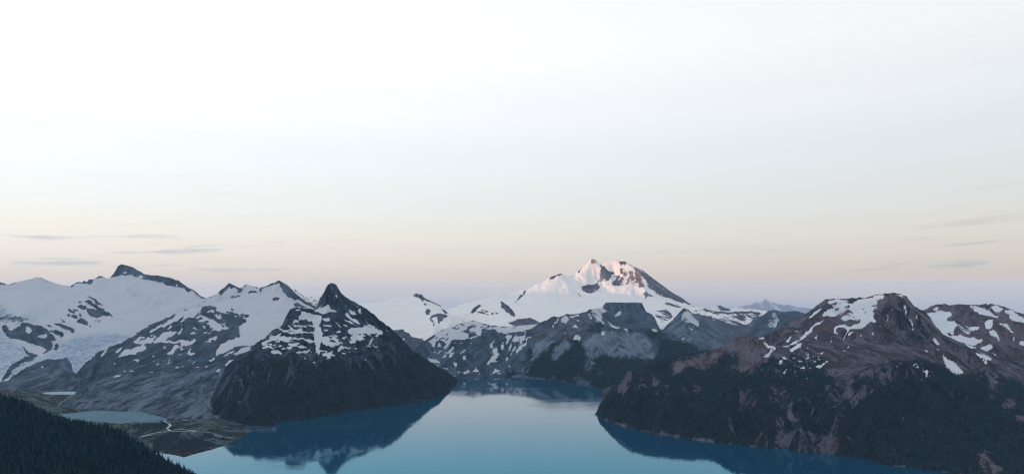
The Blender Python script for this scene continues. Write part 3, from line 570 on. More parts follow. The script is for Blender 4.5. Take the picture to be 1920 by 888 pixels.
lines = [crest, butte, crest_r, sh,
         [(850, 700, 5230), (900, 698, 5250), (950, 698, 5250), (990, 701, 5180)],
         [(1139, 578, 6900), (1170, 580, 6900), (1200, 579, 6890)],
         [(1128, 596, 6780), (1150, 605, 6720), (1190, 609, 6680), (1225, 612, 6600)],
         [(1100, 627, 5650), (1125, 619, 5760), (1150, 616, 5800), (1180, 617, 5820), (1210, 624, 5800), (1240, 638, 5720), (1280, 652, 5560)],
         [(1105, 664, 5240), (1140, 669, 5190), (1180, 668, 5200), (1220, 672, 5220)],
         [(1040, 594, 6300), (1022, 628, 5850), (1003, 662, 5450), (988, 692, 5200)],
         [(1052, 604, 6250), (1040, 640, 5650), (1015, 680, 5260)],
         [(1062, 598, 6300), (1072, 628, 5800), (1050, 662, 5350), (1030, 695, 5060)],
         [(1095, 640, 5500), (1080, 672, 5120), (1060, 702, 4920)],
         [(1105, 640, 5450), (1100, 675, 5080), (1095, 708, 4840)]]
zl = [[(p[0], p[2] - 110, -40) for p in sh], back(crest, 1.07, 120), back(crest_r, 1.06, 150), [(1137, 7250, 536), (1170, 7260, 536), (1202, 7250, 536)], [(1125, 7450, 260), (1215, 7450, 260)], [(1126, 7000, 430), (1126, 7250, 400)], [(1136, 7000, 536), (1136, 7240, 536)], [(1203, 7000, 536), (1203, 7240, 536)], [(1214, 7000, 420), (1218, 7250, 350)]]
paint = S(1.0, [(806, 640), (816, 625), (840, 613), (870, 604), (888, 599), (905, 605), (940, 611), (1008, 607), (1000, 613), (975, 622), (940, 625), (925, 618), (905, 616), (900, 628), (885, 634), (850, 636), (838, 644), (825, 636), (812, 648)]) + \
    dashes(0.0, [(806, 640), (840, 613), (888, 600), (940, 611), (1000, 609), (975, 620), (905, 622), (885, 634), (838, 642)], 46, (10, 34), (1.5, 3.4), -12, 131, 14) + dashes(1.0, [(945, 626), (1000, 618), (985, 645), (960, 660), (945, 650)], 16, (8, 20), (1.6, 3.2), -58, 132) + dashes(1.0, [(810, 648), (890, 636), (880, 670), (850, 690), (815, 672)], 22, (4, 12), (1.4, 3.0), -40, 133, 25) + dashes(1.0, [(800, 680), (860, 690), (960, 690), (960, 700), (840, 704)], 10, (5, 11), (1.2, 2.2), 5, 134) + \
    S(0.0, [(905, 616), (930, 616), (936, 626), (925, 634), (905, 632)], [(1000, 612), (1018, 602), (1030, 595), (1030, 610), (1000, 625)]) + \
    S(1.0, [(843, 623), (860, 625), (880, 628), (880, 634), (860, 634), (848, 637), (842, 641), (841, 630)], [(938, 621), (945, 615), (960, 615), (985, 611), (1008, 609), (990, 616), (975, 622), (955, 623), (940, 625)], [(894, 620), (900, 612), (904, 615), (900, 626), (895, 628)], [(882, 620), (892, 618), (888, 625)], [(815, 640), (825, 622), (835, 615), (822, 640), (812, 645)],
      [(919, 650), (926, 638), (929, 636), (924, 645), (926, 651)], [(938, 650), (942, 640), (946, 640), (944, 650), (940, 657)], [(911, 683), (913, 675), (920, 673), (926, 664), (924, 655), (930, 651), (935, 655), (936, 665), (930, 674), (936, 680), (930, 678), (920, 677), (916, 684)], [(950, 632), (960, 627), (955, 640), (949, 648)], [(961, 641), (966, 628), (970, 625), (967, 638)], [(972, 632), (986, 627), (975, 641)], [(967, 660), (975, 648), (985, 640), (993, 629), (985, 645), (975, 655), (968, 663)],
      [(820, 650), (825, 640), (826, 650)], [(831, 651), (840, 640), (846, 637), (840, 648), (833, 651)], [(840, 656), (848, 650), (854, 649), (847, 655), (843, 663)], [(861, 663), (870, 655), (874, 655), (866, 662)], [(829, 671), (839, 665), (834, 671)], [(849, 679), (856, 681), (859, 688), (852, 685)], [(802, 672), (815, 673), (828, 681), (812, 679)], [(827, 686), (842, 690), (835, 691)], [(870, 697), (876, 692), (880, 697)], [(883, 697), (893, 691), (899, 696), (888, 697)], [(921, 698), (930, 692), (939, 694), (928, 699)], [(789, 667), (805, 676), (820, 685), (842, 703), (835, 701), (818, 688)], [(839, 704), (856, 704), (845, 708)], [(839, 668), (846, 661), (848, 663), (843, 669)], [(866, 670), (873, 666), (870, 671)], [(850, 690), (858, 690), (856, 692)], [(954, 684), (961, 686), (956, 687)], [(948, 672), (951, 668), (951, 678)],
      [(1052, 600), (1063, 589), (1067, 597), (1062, 605), (1055, 605)], [(1068, 592), (1085, 588), (1087, 593), (1072, 595)], [(1071, 613), (1078, 607), (1084, 614), (1072, 615)], [(1072, 636), (1080, 627), (1091, 632), (1085, 638)], [(1152, 593), (1158, 586), (1165, 581), (1162, 590), (1155, 594)], [(1221, 615), (1228, 617), (1232, 624), (1226, 622)], [(1136, 600), (1150, 610), (1161, 617), (1150, 615)], [(1036, 610), (1042, 598), (1047, 596), (1042, 606), (1037, 616)], [(1056, 622), (1060, 620), (1060, 627)], [(1080, 600), (1085, 600), (1083, 605)], [(1278, 634), (1284, 634), (1282, 638)]) + \
    S(0.7, [(1104, 585), (1115, 577), (1130, 576), (1146, 585), (1132, 586), (1126, 592), (1131, 603), (1122, 601), (1112, 593), (1105, 592)]) + dashes(1.0, [(1115, 621), (1140, 614), (1190, 614), (1180, 625), (1140, 629), (1120, 626)], 16, (4, 11), (1.2, 2.4), 8, 135) + dashes(1.0, [(1100, 586), (1132, 580), (1135, 606), (1110, 600)], 10, (5, 14), (1.5, 3), 55, 136) + \
    A('talus', 0.72, [(1035, 600), (1052, 600), (1050, 620), (1035, 645), (1008, 668), (985, 692), (998, 662), (1008, 632), (1022, 605)], [(1056, 628), (1072, 632), (1064, 656), (1030, 682), (1040, 655)], [(1105, 626), (1150, 620), (1200, 624), (1226, 645), (1226, 672), (1210, 675), (1190, 662), (1175, 666), (1160, 671), (1140, 668), (1125, 660), (1110, 690), (1098, 700), (1100, 660), (1095, 640)], [(1080, 605), (1100, 595), (1110, 610), (1090, 635), (1080, 630)]) + \
    A('talus', 0.35, [(1000, 612), (1040, 596), (1100, 588), (1120, 610), (1090, 640), (1060, 630), (1000, 640)], [(800, 690), (1000, 690), (1000, 706), (800, 706)]) + A('red', 0.5, [(1000, 612), (1040, 596), (1100, 588), (1120, 610), (1090, 640), (1060, 630), (1000, 640)]) + \
    A('forest', 0.82, [(990, 705), (978, 680), (1000, 645), (1040, 640), (1060, 632), (1090, 640), (1110, 660), (1140, 668), (1180, 668), (1225, 672), (1235, 640), (1260, 634), (1420, 690), (1420, 780), (1120, 730), (1040, 716)]) + A('forest', 0.5, [(1100, 610), (1128, 600), (1140, 612), (1120, 622), (1100, 630)], [(1180, 615), (1235, 618), (1260, 634), (1235, 645), (1210, 626)], [(935, 704), (960, 690), (990, 698), (990, 708)]) + \
    A('forest', 0.0, [(1035, 600), (1052, 600), (1050, 620), (1035, 645), (1008, 668), (985, 694), (998, 662), (1008, 632), (1022, 605)], [(1056, 630), (1074, 634), (1064, 656), (1028, 684), (1040, 655)], [(1105, 626), (1150, 620), (1200, 624), (1226, 645), (1226, 672), (1210, 675), (1190, 662), (1175, 666), (1160, 671), (1140, 668), (1125, 660), (1110, 690), (1098, 702), (1100, 660), (1095, 640)], [(1070, 712), (1085, 702), (1100, 712), (1110, 724), (1085, 719)], [(1025, 708), (1040, 700), (1048, 704), (1040, 711)])
terrain('butte_ridge', M_GREY, 740, 1420, 1.8, 4050, 7700, lines, zl, base=dict(snow=0.0, talus=0.12), paint=paint, amp=60, cell=280, rough=28, keep=4, soft=0.8, seed=13, front_z=-45, jag=0.45, crestlines=(0, 1, 2, 5, 103, 106, 107),
        sides='lr', label='snow-streaked ridge across the lake carrying a dark flat-topped butte')

# ------------------------------------------------------------------ the great snow peak catching the first sun
crest = ln([(790, 600), (820, 587), (842, 579), (860, 572), (880, 566), (900, 562), (915, 559), (928, 553), (938, 549), (945, 548), (952, 552), (965, 548), (975, 545), (990, 542), (1000, 536), (1005, 533), (1015, 531), (1028, 522), (1040, 516), (1050, 512), (1056, 514), (1063, 518), (1075, 515), (1085, 508), (1092, 501), (1100, 495), (1106, 489), (1110, 485), (1116, 486), (1121, 491), (1128, 493), (1140, 491), (1150, 487), (1158, 487), (1164, 490), (1172, 489), (1178, 495), (1190, 500), (1205, 507), (1220, 518), (1235, 530), (1250, 541), (1262, 549), (1275, 556), (1285, 563), (1298, 572), (1320, 580), (1370, 600)],
           [(790, 9000), (842, 9400), (945, 9900), (1000, 10300), (1050, 10600), (1112, 11000), (1298, 11000), (1370, 10600)])
lines = [crest,
         [(1116, 487, 10980), (1119, 500, 10880), (1118, 518, 10760), (1113, 534, 10560), (1100, 545, 10380)],
         [(1172, 490, 10980), (1198, 508, 10800), (1207, 522, 10660), (1213, 539, 10450), (1225, 550, 10250)],
         [(1146, 491, 10990), (1150, 508, 10930), (1152, 522, 10820), (1156, 537, 10600)],
         [(1050, 516, 10560), (1060, 530, 10300), (1070, 545, 10000)],
         [(945, 552, 9850), (940, 562, 9600), (930, 575, 9200)],
         [(968, 562, 9650), (985, 548, 10000)],
         [(850, 590, 8800), (950, 580, 9100), (1050, 562, 9600), (1150, 549, 10250), (1230, 561, 10000), (1290, 580, 9700)],
         [(850, 620, 8000), (1000, 605, 8300), (1150, 595, 8500), (1250, 612, 8300), (1340, 625, 8300)]]
paint = S(0.22, [(1119, 497), (1123, 493), (1128, 498), (1138, 504), (1146, 511), (1151, 512), (1148, 520), (1140, 527), (1130, 529), (1121, 531), (1119, 515)]) + S(0.1, [(1089, 541), (1098, 535), (1110, 533), (1121, 529), (1126, 538), (1118, 546), (1110, 548), (1100, 547), (1092, 546)], [(1162, 490), (1172, 486), (1177, 492), (1172, 497), (1164, 496)],
            [(1176, 490), (1190, 496), (1205, 503), (1220, 514), (1235, 526), (1250, 538), (1262, 545), (1275, 552), (1285, 560), (1300, 573), (1285, 569), (1265, 562), (1245, 557), (1230, 551), (1217, 540), (1209, 525), (1200, 510), (1188, 504)]) + \
    S(0.3, [(1160, 503), (1180, 505), (1195, 508), (1203, 515), (1210, 537), (1200, 539), (1185, 537), (1175, 533), (1174, 520), (1165, 512)], [(1145, 532), (1160, 514), (1167, 520), (1174, 534), (1160, 537), (1148, 536)]) + \
    S(0.15, [(1026, 530), (1038, 515), (1050, 510), (1057, 514), (1048, 516), (1038, 522)], [(1083, 511), (1091, 498), (1093, 503), (1087, 511)], [(1106, 492), (1110, 483), (1117, 484), (1122, 491), (1116, 493), (1112, 496)], [(966, 569), (972, 556), (984, 545), (986, 546), (978, 557), (970, 566)]) + \
    S(0.55, [(1243, 568), (1260, 564), (1282, 572), (1270, 579), (1250, 574)], [(1232, 580), (1255, 580), (1262, 595), (1240, 607), (1228, 590)]) + S(0.2, [(1208, 558), (1214, 548), (1216, 550), (1211, 561)], [(1082, 550), (1085, 549), (1090, 557), (1087, 557)]) + S(0.6, [(1190, 546), (1216, 545), (1235, 553), (1220, 556), (1195, 550)]) + \
    A('red', 1.0, [(1155, 498), (1180, 503), (1197, 506), (1212, 538), (1170, 540), (1165, 515)], [(1100, 482), (1125, 484), (1120, 497), (1105, 497)]) + A('talus', 0.35, [(1150, 495), (1212, 500), (1215, 540), (1160, 542)])
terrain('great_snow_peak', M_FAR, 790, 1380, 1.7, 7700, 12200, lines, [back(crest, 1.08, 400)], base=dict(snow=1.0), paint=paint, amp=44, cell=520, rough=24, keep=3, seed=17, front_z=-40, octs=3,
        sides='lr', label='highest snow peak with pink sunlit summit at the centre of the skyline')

# ------------------------------------------------------------------ valley mountains to its right
crest = ln([(1210, 640), (1240, 622), (1250, 610), (1268, 592), (1282, 577), (1290, 580), (1300, 590), (1320, 604), (1340, 618), (1360, 634), (1380, 648), (1420, 670)], [(1210, 7600), (1282, 8200), (1420, 7300)])
lines = [crest, [(1282, 577, 8200), (1285, 605, 7600), (1300, 640, 7000), (1320, 660, 6700)]]
paint = S(0.62, [(1278, 586), (1288, 579), (1300, 592), (1314, 608), (1304, 614), (1290, 608), (1277, 600)]) + S(1.0, [(1284, 586), (1290, 583), (1294, 590), (1286, 592)], [(1292, 612), (1300, 616), (1298, 620)], [(1278, 634), (1283, 633), (1281, 638)]) + A('talus', 0.5, [(1230, 650), (1265, 600), (1285, 610), (1350, 640), (1360, 660), (1240, 660)])
terrain('near_valley_peak', M_GREY, 1200, 1430, 2.0, 6500, 9000, lines, [back(crest, 1.06, 250)], base=dict(talus=0.3), paint=paint, amp=40, cell=300, rough=20, keep=4, seed=19, front_z=0,
        sides='lr', label='small grey rocky peak with snow patches between the butte and the reddish knoll')
crest = ln([(1270, 590), (1298, 573), (1320, 576), (1335, 577), (1348, 572), (1358, 575), (1366, 580), (1380, 576), (1400, 578), (1420, 580), (1440, 583), (1470, 586), (1520, 590), (1560, 600)], [(1270, 10200), (1350, 10800), (1560, 10500)])
lines = [crest, [(1310, 584, 9900), (1335, 586, 9800), (1370, 588, 9700), (1420, 586, 9700), (1450, 588, 9800)], [(1290, 584, 9500), (1330, 602, 9000), (1360, 620, 8700), (1400, 625, 8600)], [(1260, 610, 9300), (1340, 640, 8300), (1400, 650, 8200), (1500, 650, 8300)]]
paint = S(0.85, [(1285, 575), (1350, 574), (1440, 578), (1450, 584), (1420, 594), (1405, 603), (1380, 606), (1360, 601), (1340, 600), (1320, 593), (1300, 586)]) + S(0.0, [(1342, 573), (1350, 568), (1358, 573), (1370, 581), (1355, 583)], [(1316, 579), (1335, 584), (1360, 585), (1420, 584), (1430, 587), (1380, 588), (1340, 588)], [(1300, 582), (1320, 590), (1345, 598), (1350, 600), (1330, 597), (1310, 590)]) + S(0.5, [(1345, 595), (1390, 590), (1425, 587), (1420, 598), (1395, 610), (1370, 610), (1350, 604)])
terrain('far_snow_ridge', M_FAR, 1250, 1570, 2.0, 8100, 11800, lines, [back(crest, 1.06, 250)], base=dict(), paint=paint, amp=46, cell=400, rough=24, keep=4, seed=21, front_z=0,
        sides='lr', label='low far ridge with a snow band on its shoulder, between the great peak and the red mountain')
crest = ln([(1370, 650), (1385, 638), (1400, 622), (1420, 603), (1432, 590), (1442, 581), (1450, 580), (1460, 582), (1468, 585), (1478, 584), (1490, 582), (1505, 586), (1530, 592), (1600, 610)], [(1370, 8000), (1445, 8600), (1600, 8600)])
lines = [crest, [(1450, 582, 8500), (1435, 610, 8000), (1420, 640, 7500)], [(1480, 600, 8000), (1520, 640, 7400)]]
paint = S(0.72, [(1440, 600), (1447, 588), (1452, 584), (1458, 590), (1464, 603), (1452, 613), (1442, 612)], [(1476, 590), (1479, 589), (1478, 600)], [(1482, 583), (1492, 583), (1488, 586)])
terrain('blue_dark_peak', M_GREY, 1365, 1610, 2.0, 6900, 9400, lines, [back(crest, 1.06, 250)], base=dict(), paint=paint, amp=40, cell=340, rough=20, keep=4, seed=23, front_z=0,
        sides='lr', label='dark bluish peak with one snow patch peeping out behind the red mountain')
crest = ln([(1330, 583), (1360, 579), (1372, 577), (1384, 575), (1395, 573), (1403, 571), (1409, 570), (1414, 566), (1418, 563), (1421, 566), (1425, 567), (1430, 563), (1434, 561), (1438, 560), (1442, 563), (1446, 566), (1452, 567), (1456, 570), (1464, 570), (1470, 572), (1478, 571), (1490, 574), (1510, 577), (1560, 581), (1600, 584)], [(1330, 52000), (1600, 52000)])
terrain('distant_range', M_FAR, 1325, 1610, 1.0, 49700, 55000, [crest], [back(crest, 1.04, 700), [(px, d * 0.972, -900) for px, py, d in crest]], base=dict(snow=0.29), amp=90, cell=2300, rough=60, keep=2, seed=25, front_z=-1450, octs=3, jag=0.5,  # partial snow cover here only pales the range like haze
        label='faint blue jagged mountain range fading on the horizon')
crest = ln([(470, 570), (520, 556), (540, 548), (548, 546), (553, 541), (556, 545), (562, 549), (568, 553), (574, 556), (580, 559), (586, 555), (592, 557), (600, 553), (606, 557), (615, 565), (680, 580)], [(470, 13000), (680, 13000)])
terrain('hazy_crags', M_FAR, 470, 680, 2.0, 11800, 14500, [crest], [back(crest, 1.06, 500)], base=dict(snow=0.55), amp=60, cell=800, rough=30, keep=2, seed=26, front_z=-40, octs=3,
        label='pale hazy crags just left of the dark promontory peak')

# ------------------------------------------------------------------ the red volcanic mountain on the right
cr_k = ln([(1112, 782), (1118, 772), (1125, 757), (1140, 737), (1160, 714), (1180, 695), (1200, 686), (1230, 678), (1260, 671), (1300, 664), (1330, 658), (1355, 649), (1375, 637), (1390, 629), (1402, 625), (1410, 627), (1424, 634)], [(1112, 3500), (1118, 3560), (1180, 3650), (1402, 3950), (1424, 4050)])
cr_m = ln([(1424, 634), (1440, 625), (1460, 615), (1480, 605), (1500, 594), (1515, 585), (1530, 574), (1540, 565), (1550, 560), (1570, 560), (1590, 560), (1597, 558), (1605, 560), (1612, 557), (1620, 559), (1640, 553), (1660, 550), (1675, 549), (1690, 551), (1700, 556), (1708, 566), (1715, 574), (1725, 580), (1735, 585), (1745, 596), (1750, 607), (1757, 619)],
          [(1424, 4050), (1500, 4400), (1550, 4560), (1660, 4480), (1735, 4420), (1757, 4250)])
cr_r = ln([(1757, 619), (1768, 627), (1800, 640), (1840, 654), (1880, 674), (1920, 692), (2040, 735)], [(1757, 4250), (1920, 3950), (2040, 3800)])
spur = ln([(1560, 722), (1590, 708), (1620, 697), (1650, 687), (1680, 680), (1710, 678), (1740, 681), (1770, 694), (1800, 716), (1830, 734), (1860, 754), (1890, 774), (1920, 790), (2040, 850)], [(1560, 3060), (1700, 3150), (1800, 3020), (1920, 2780), (2040, 2600)])
sh = [shore(*p) for p in [(1108, 782), (1118, 775), (1124, 781), (1140, 790), (1180, 803), (1220, 812), (1270, 820), (1320, 827), (1380, 833), (1440, 840), (1500, 845), (1550, 849), (1600, 858), (1650, 868), (1700, 876), (1760, 884), (1850, 893), (1960, 905), (2040, 912)]]
lines = [cr_k, cr_m, cr_r, spur, sh,
         [(1600, 572, 4480), (1560, 604, 4250), (1530, 625, 4080), (1480, 646, 3800), (1430, 678, 3480), (1385, 726, 3150), (1355, 785, 2960)],
         [(1424, 640, 4020), (1440, 652, 3960), (1452, 655, 3930)], [(1440, 668, 3720), (1410, 700, 3480), (1370, 740, 3200)],
         [(1400, 640, 3880), (1385, 675, 3640), (1350, 720, 3360), (1300, 770, 3120)],
         [(1200, 720, 3450), (1180, 760, 3300)],
         [(1560, 640, 3900), (1600, 640, 3920), (1650, 645, 3920), (1700, 648, 3880), (1750, 655, 3850)],
         [(1480, 700, 3300), (1530, 700, 3280), (1565, 690, 3400)],
         [(1575, 735, 3000), (1568, 770, 2860), (1560, 815, 2740)],
         [(1500, 745, 3000), (1500, 800, 2810)], [(1640, 730, 2960), (1630, 800, 2720)], [(1720, 740, 2950), (1720, 820, 2640)],
         [(1660, 556, 4450), (1672, 600, 4200), (1690, 640, 3930)],
         [(1790, 670, 3900), (1820, 700, 3650), (1860, 735, 3400), (1920, 775, 3150), (2040, 830, 2950)]]
zl = [[(p[0], p[2] - 70, -40) for p in sh], back(cr_k, 1.05, 130), back(cr_m, 1.08, 200), back(cr_r, 1.04, 40), [(1640, 3420, 262), (1700, 3380, 272), (1750, 3360, 252)]]
paint = dashes(1.0, [(1640, 575), (1700, 575), (1735, 600), (1745, 625), (1700, 622), (1650, 618)], 26, (4, 11), (1.4, 2.6), 58, 141) + dashes(1.0, [(1450, 672), (1480, 665), (1530, 663), (1548, 672), (1520, 690), (1470, 700), (1450, 688)], 44, (3, 9), (1.4, 2.8), -15, 142, 35) + dashes(1.0, [(1518, 669), (1535, 661), (1550, 652), (1547, 660), (1530, 669)], 7, (3, 7), (1.4, 2.2), -32, 143) + dashes(1.0, [(1570, 662), (1585, 651), (1602, 638), (1592, 652)], 8, (3, 8), (1.4, 2.2), -38, 144) + dashes(1.0, [(1678, 686), (1690, 679), (1720, 679), (1742, 685), (1720, 689), (1700, 687)], 14, (4, 9), (1.4, 2.4), -5, 145) + dashes(1.0, [(1470, 640), (1560, 610), (1560, 655), (1490, 668)], 12, (4, 10), (1.2, 2.2), -45, 146) + \
    S(1.0, [(1553, 562), (1570, 560), (1580, 563), (1605, 562), (1622, 559), (1600, 565), (1580, 566), (1560, 568), (1552, 567)],
      [(1556, 572), (1570, 569), (1590, 566), (1610, 562), (1632, 558), (1640, 562), (1641, 567), (1635, 573), (1643, 575), (1638, 583), (1636, 595), (1643, 600), (1640, 604), (1632, 600), (1625, 607), (1617, 614), (1610, 617), (1595, 617), (1588, 614), (1580, 612), (1575, 612), (1567, 620), (1570, 627), (1565, 625), (1563, 620), (1566, 612), (1575, 609), (1582, 608), (1590, 611), (1605, 608), (1613, 605), (1612, 598), (1605, 590), (1598, 583), (1590, 580), (1580, 582), (1572, 588), (1560, 594), (1545, 592), (1540, 590), (1548, 586), (1558, 578), (1566, 574)]) + \
    S(0.0, [(1565, 576), (1575, 574), (1573, 581), (1566, 581)], [(1579, 575), (1590, 570), (1595, 573), (1582, 578)], [(1615, 579), (1620, 577), (1621, 582)], [(1621, 582), (1627, 583), (1623, 587)], [(1557, 569), (1580, 566), (1606, 562), (1606, 565), (1580, 568), (1560, 572)]) + S(0.68, [(1576, 599), (1580, 592), (1590, 587), (1600, 588), (1608, 592), (1612, 600), (1605, 600), (1595, 598), (1585, 601)]) + \
    S(1.0, [(1639, 556), (1650, 552), (1660, 552), (1658, 558), (1650, 556), (1643, 558)], [(1679, 551), (1690, 551), (1692, 559), (1686, 556)], [(1513, 598), (1525, 587), (1540, 577), (1546, 573), (1538, 582), (1525, 592)],
      [(1464, 653), (1480, 645), (1495, 637), (1505, 629), (1515, 620), (1522, 612), (1532, 605), (1544, 598), (1540, 606), (1525, 616), (1515, 627), (1507, 633), (1495, 642), (1480, 649)], [(1481, 658), (1487, 650), (1500, 641), (1506, 640), (1498, 650), (1488, 659)], [(1488, 621), (1500, 617), (1496, 621)],
      [(1420, 634), (1436, 631), (1432, 636), (1425, 637)], [(1427, 639), (1438, 647), (1450, 649), (1459, 648), (1450, 654), (1438, 651)], [(1430, 670), (1440, 660), (1451, 651), (1447, 660), (1437, 669)], [(1472, 642), (1480, 631), (1484, 629), (1478, 641)], [(1588, 613), (1593, 621), (1582, 635), (1578, 639), (1588, 623)], [(1589, 629), (1600, 619), (1595, 628)], [(1526, 635), (1533, 628), (1529, 636)], [(1557, 634), (1560, 630), (1560, 644), (1557, 644)],
      [(1528, 686), (1540, 682), (1550, 677), (1555, 677), (1545, 685), (1535, 690)], [(1692, 569), (1702, 573), (1697, 577)], [(1714, 589), (1718, 591), (1722, 598), (1718, 597)], [(1745, 630), (1755, 636), (1762, 646), (1756, 645)], [(1753, 649), (1761, 656), (1757, 655)], [(1732, 655), (1739, 656), (1738, 661)],
      [(1767, 664), (1775, 671), (1790, 679), (1801, 690), (1806, 697), (1803, 700), (1790, 700), (1780, 695), (1774, 686)], [(1733, 694), (1740, 694), (1738, 702), (1746, 706), (1735, 704)], [(1806, 644), (1820, 646), (1833, 653), (1822, 653)], [(1823, 658), (1840, 663), (1860, 674), (1850, 674), (1835, 667)], [(1839, 674), (1850, 674), (1853, 680), (1843, 685), (1848, 680)], [(1634, 625), (1637, 622), (1638, 629)], [(1610, 630), (1616, 625), (1613, 632)], [(1632, 610), (1636, 606), (1633, 613)], [(1648, 612), (1653, 609), (1650, 614)], [(1650, 583), (1653, 580), (1652, 585)], [(1662, 580), (1666, 584), (1663, 583)], [(1675, 594), (1680, 600), (1684, 607), (1680, 604)], [(1697, 597), (1702, 603), (1699, 602)], [(1709, 603), (1714, 610), (1710, 608)], [(1500, 690), (1506, 686), (1510, 692)], [(1512, 710), (1515, 708), (1515, 711)], [(1533, 737), (1537, 737), (1535, 739)], [(1533, 722), (1537, 721), (1536, 724)]) + \
    A('red', 0.25, [(1424, 634), (1540, 560), (1700, 550), (1760, 620), (2040, 740), (2040, 760), (1760, 690), (1560, 700), (1430, 680)]) + A('red', 0.75, [(1540, 590), (1640, 560), (1645, 600), (1600, 625), (1540, 630), (1500, 640)], [(1635, 556), (1690, 556), (1680, 580), (1640, 580)]) + \
    A('red', 0.75, [(1255, 705), (1262, 680), (1300, 670), (1350, 655), (1365, 660), (1330, 692), (1290, 684), (1275, 705)], [(1370, 640), (1400, 626), (1430, 640), (1455, 656), (1410, 695), (1392, 705), (1380, 665)], [(1660, 700), (1676, 695), (1676, 715), (1668, 715)], [(1535, 850), (1555, 820), (1570, 820), (1562, 852)]) + \
    A('talus', 0.65, [(1258, 702), (1263, 682), (1300, 672), (1350, 658), (1358, 664), (1325, 690), (1292, 684), (1275, 702)], [(1372, 645), (1395, 632), (1410, 630), (1430, 640), (1452, 656), (1430, 675), (1410, 692), (1395, 702), (1385, 690), (1385, 665), (1375, 655)], [(1430, 640), (1500, 620), (1500, 635), (1455, 648)]) + \
    A('talus', 0.8, [(1158, 731), (1172, 712), (1180, 715), (1170, 735)], [(1134, 768), (1142, 754), (1140, 768)], [(1535, 847), (1553, 820), (1570, 820), (1562, 850)], [(1830, 855), (1850, 842), (1885, 885), (1840, 893)], [(1848, 733), (1865, 729), (1870, 742), (1855, 744)], [(1876, 750), (1906, 746), (1904, 766), (1885, 763)], [(1902, 783), (1925, 776), (1925, 797)], [(1844, 700), (1860, 704), (1874, 727), (1865, 726), (1855, 712)], [(1220, 714), (1230, 712), (1226, 720)], [(1822, 722), (1834, 711), (1833, 718), (1826, 725)], [(1830, 676), (1838, 675), (1836, 682)]) + \
    A('talus', 0.24, [(1450, 690), (1560, 660), (1640, 640), (1750, 650), (1770, 680), (1690, 672), (1600, 700), (1560, 715)], [(1555, 700), (1575, 720), (1588, 775), (1575, 795), (1560, 760)], [(1620, 705), (1675, 690), (1660, 720), (1640, 735), (1600, 765), (1590, 745)], [(1430, 812), (1500, 803), (1550, 812), (1600, 832), (1560, 848), (1430, 838)], [(1440, 720), (1480, 730), (1500, 780), (1470, 800), (1440, 770)]) + \
    A('forest', 0.78, [(1100, 790), (1120, 768), (1160, 712), (1180, 692), (1230, 676), (1330, 656), (1345, 656), (1330, 662), (1262, 680), (1258, 700), (1275, 704), (1292, 686), (1325, 692), (1358, 666), (1378, 662), (1386, 692), (1396, 704), (1412, 694), (1440, 672), (1462, 668), (1500, 690), (1545, 690), (1562, 720), (1580, 760), (1600, 715), (1640, 693), (1680, 676), (1740, 677), (1775, 690), (1810, 706), (1850, 690), (1920, 720), (2060, 760), (2060, 925), (1600, 862), (1400, 840), (1118, 780)]) + \
    A('forest', 0.92, [(1590, 860), (1600, 760), (1640, 740), (1690, 700), (1760, 695), (1800, 712), (1870, 770), (2060, 850), (2060, 925)], [(1120, 775), (1170, 735), (1250, 745), (1330, 740), (1360, 790), (1330, 825), (1180, 800)]) + \
    A('forest', 0.50, [(1555, 700), (1575, 720), (1588, 775), (1575, 800), (1555, 760)], [(1620, 705), (1675, 690), (1660, 720), (1640, 735), (1600, 765), (1590, 745)], [(1430, 812), (1500, 803), (1550, 812), (1600, 832), (1560, 848), (1430, 838)], [(1440, 720), (1480, 730), (1500, 790), (1470, 800), (1440, 770)], [(1690, 690), (1740, 690), (1760, 705), (1720, 720), (1695, 705)], [(1470, 665), (1540, 660), (1545, 690), (1500, 695)], [(1140, 700), (1230, 690), (1240, 720), (1160, 730)]) + \
    A('forest', 0.40, [(1645, 580), (1700, 560), (1740, 600), (1750, 640), (1700, 640), (1660, 620)], [(1440, 640), (1470, 615), (1500, 598), (1500, 610), (1460, 640)]) + \
    A('forest', 0.0, [(1158, 731), (1172, 712), (1180, 715), (1170, 735)], [(1134, 768), (1142, 754), (1140, 768)], [(1535, 847), (1553, 820), (1570, 820), (1562, 850)], [(1830, 855), (1850, 842), (1885, 885), (1840, 893)], [(1848, 733), (1865, 729), (1870, 742), (1855, 744)], [(1876, 750), (1906, 746), (1904, 766), (1885, 763)], [(1902, 783), (1925, 776), (1925, 797)], [(1844, 700), (1860, 704), (1874, 727), (1865, 726), (1855, 712)], [(1220, 714), (1230, 712), (1226, 720)], [(1822, 722), (1834, 711), (1833, 718), (1826, 725)], [(1767, 664), (1806, 690), (1806, 702), (1780, 696)], [(1540, 705), (1600, 688), (1650, 674), (1650, 682), (1590, 702)])
terrain('red_mountain', M_RED, 1085, 2050, 1.9, 2180, 5000, lines, zl, base=dict(snow=0.0, talus=0.1), paint=paint, amp=56, cell=220, rough=26, keep=5, soft=1.2, seed=29, front_z=-45, crestlines=(0, 1, 2, 3),
        sides='l', label='broad reddish-brown mountain with snowy top and forested foot on the right shore')
crest = ln([(1690, 600), (1722, 587), (1740, 576), (1755, 570), (1770, 569), (1782, 572), (1800, 570), (1820, 571), (1840, 571), (1850, 568), (1865, 570), (1880, 574), (1890, 577), (1905, 584), (1920, 588), (1980, 596), (2080, 610)], [(1690, 5100), (1770, 5300), (1920, 5000), (2080, 4900)])
lines = [crest, [(1700, 640, 4650), (1760, 632, 4650), (1800, 650, 4500), (1920, 700, 4200), (2080, 760, 4050)], [(1790, 600, 4950), (1860, 600, 4880), (1920, 625, 4720)], [(1850, 570, 5180), (1870, 610, 4800), (1880, 650, 4500)]]
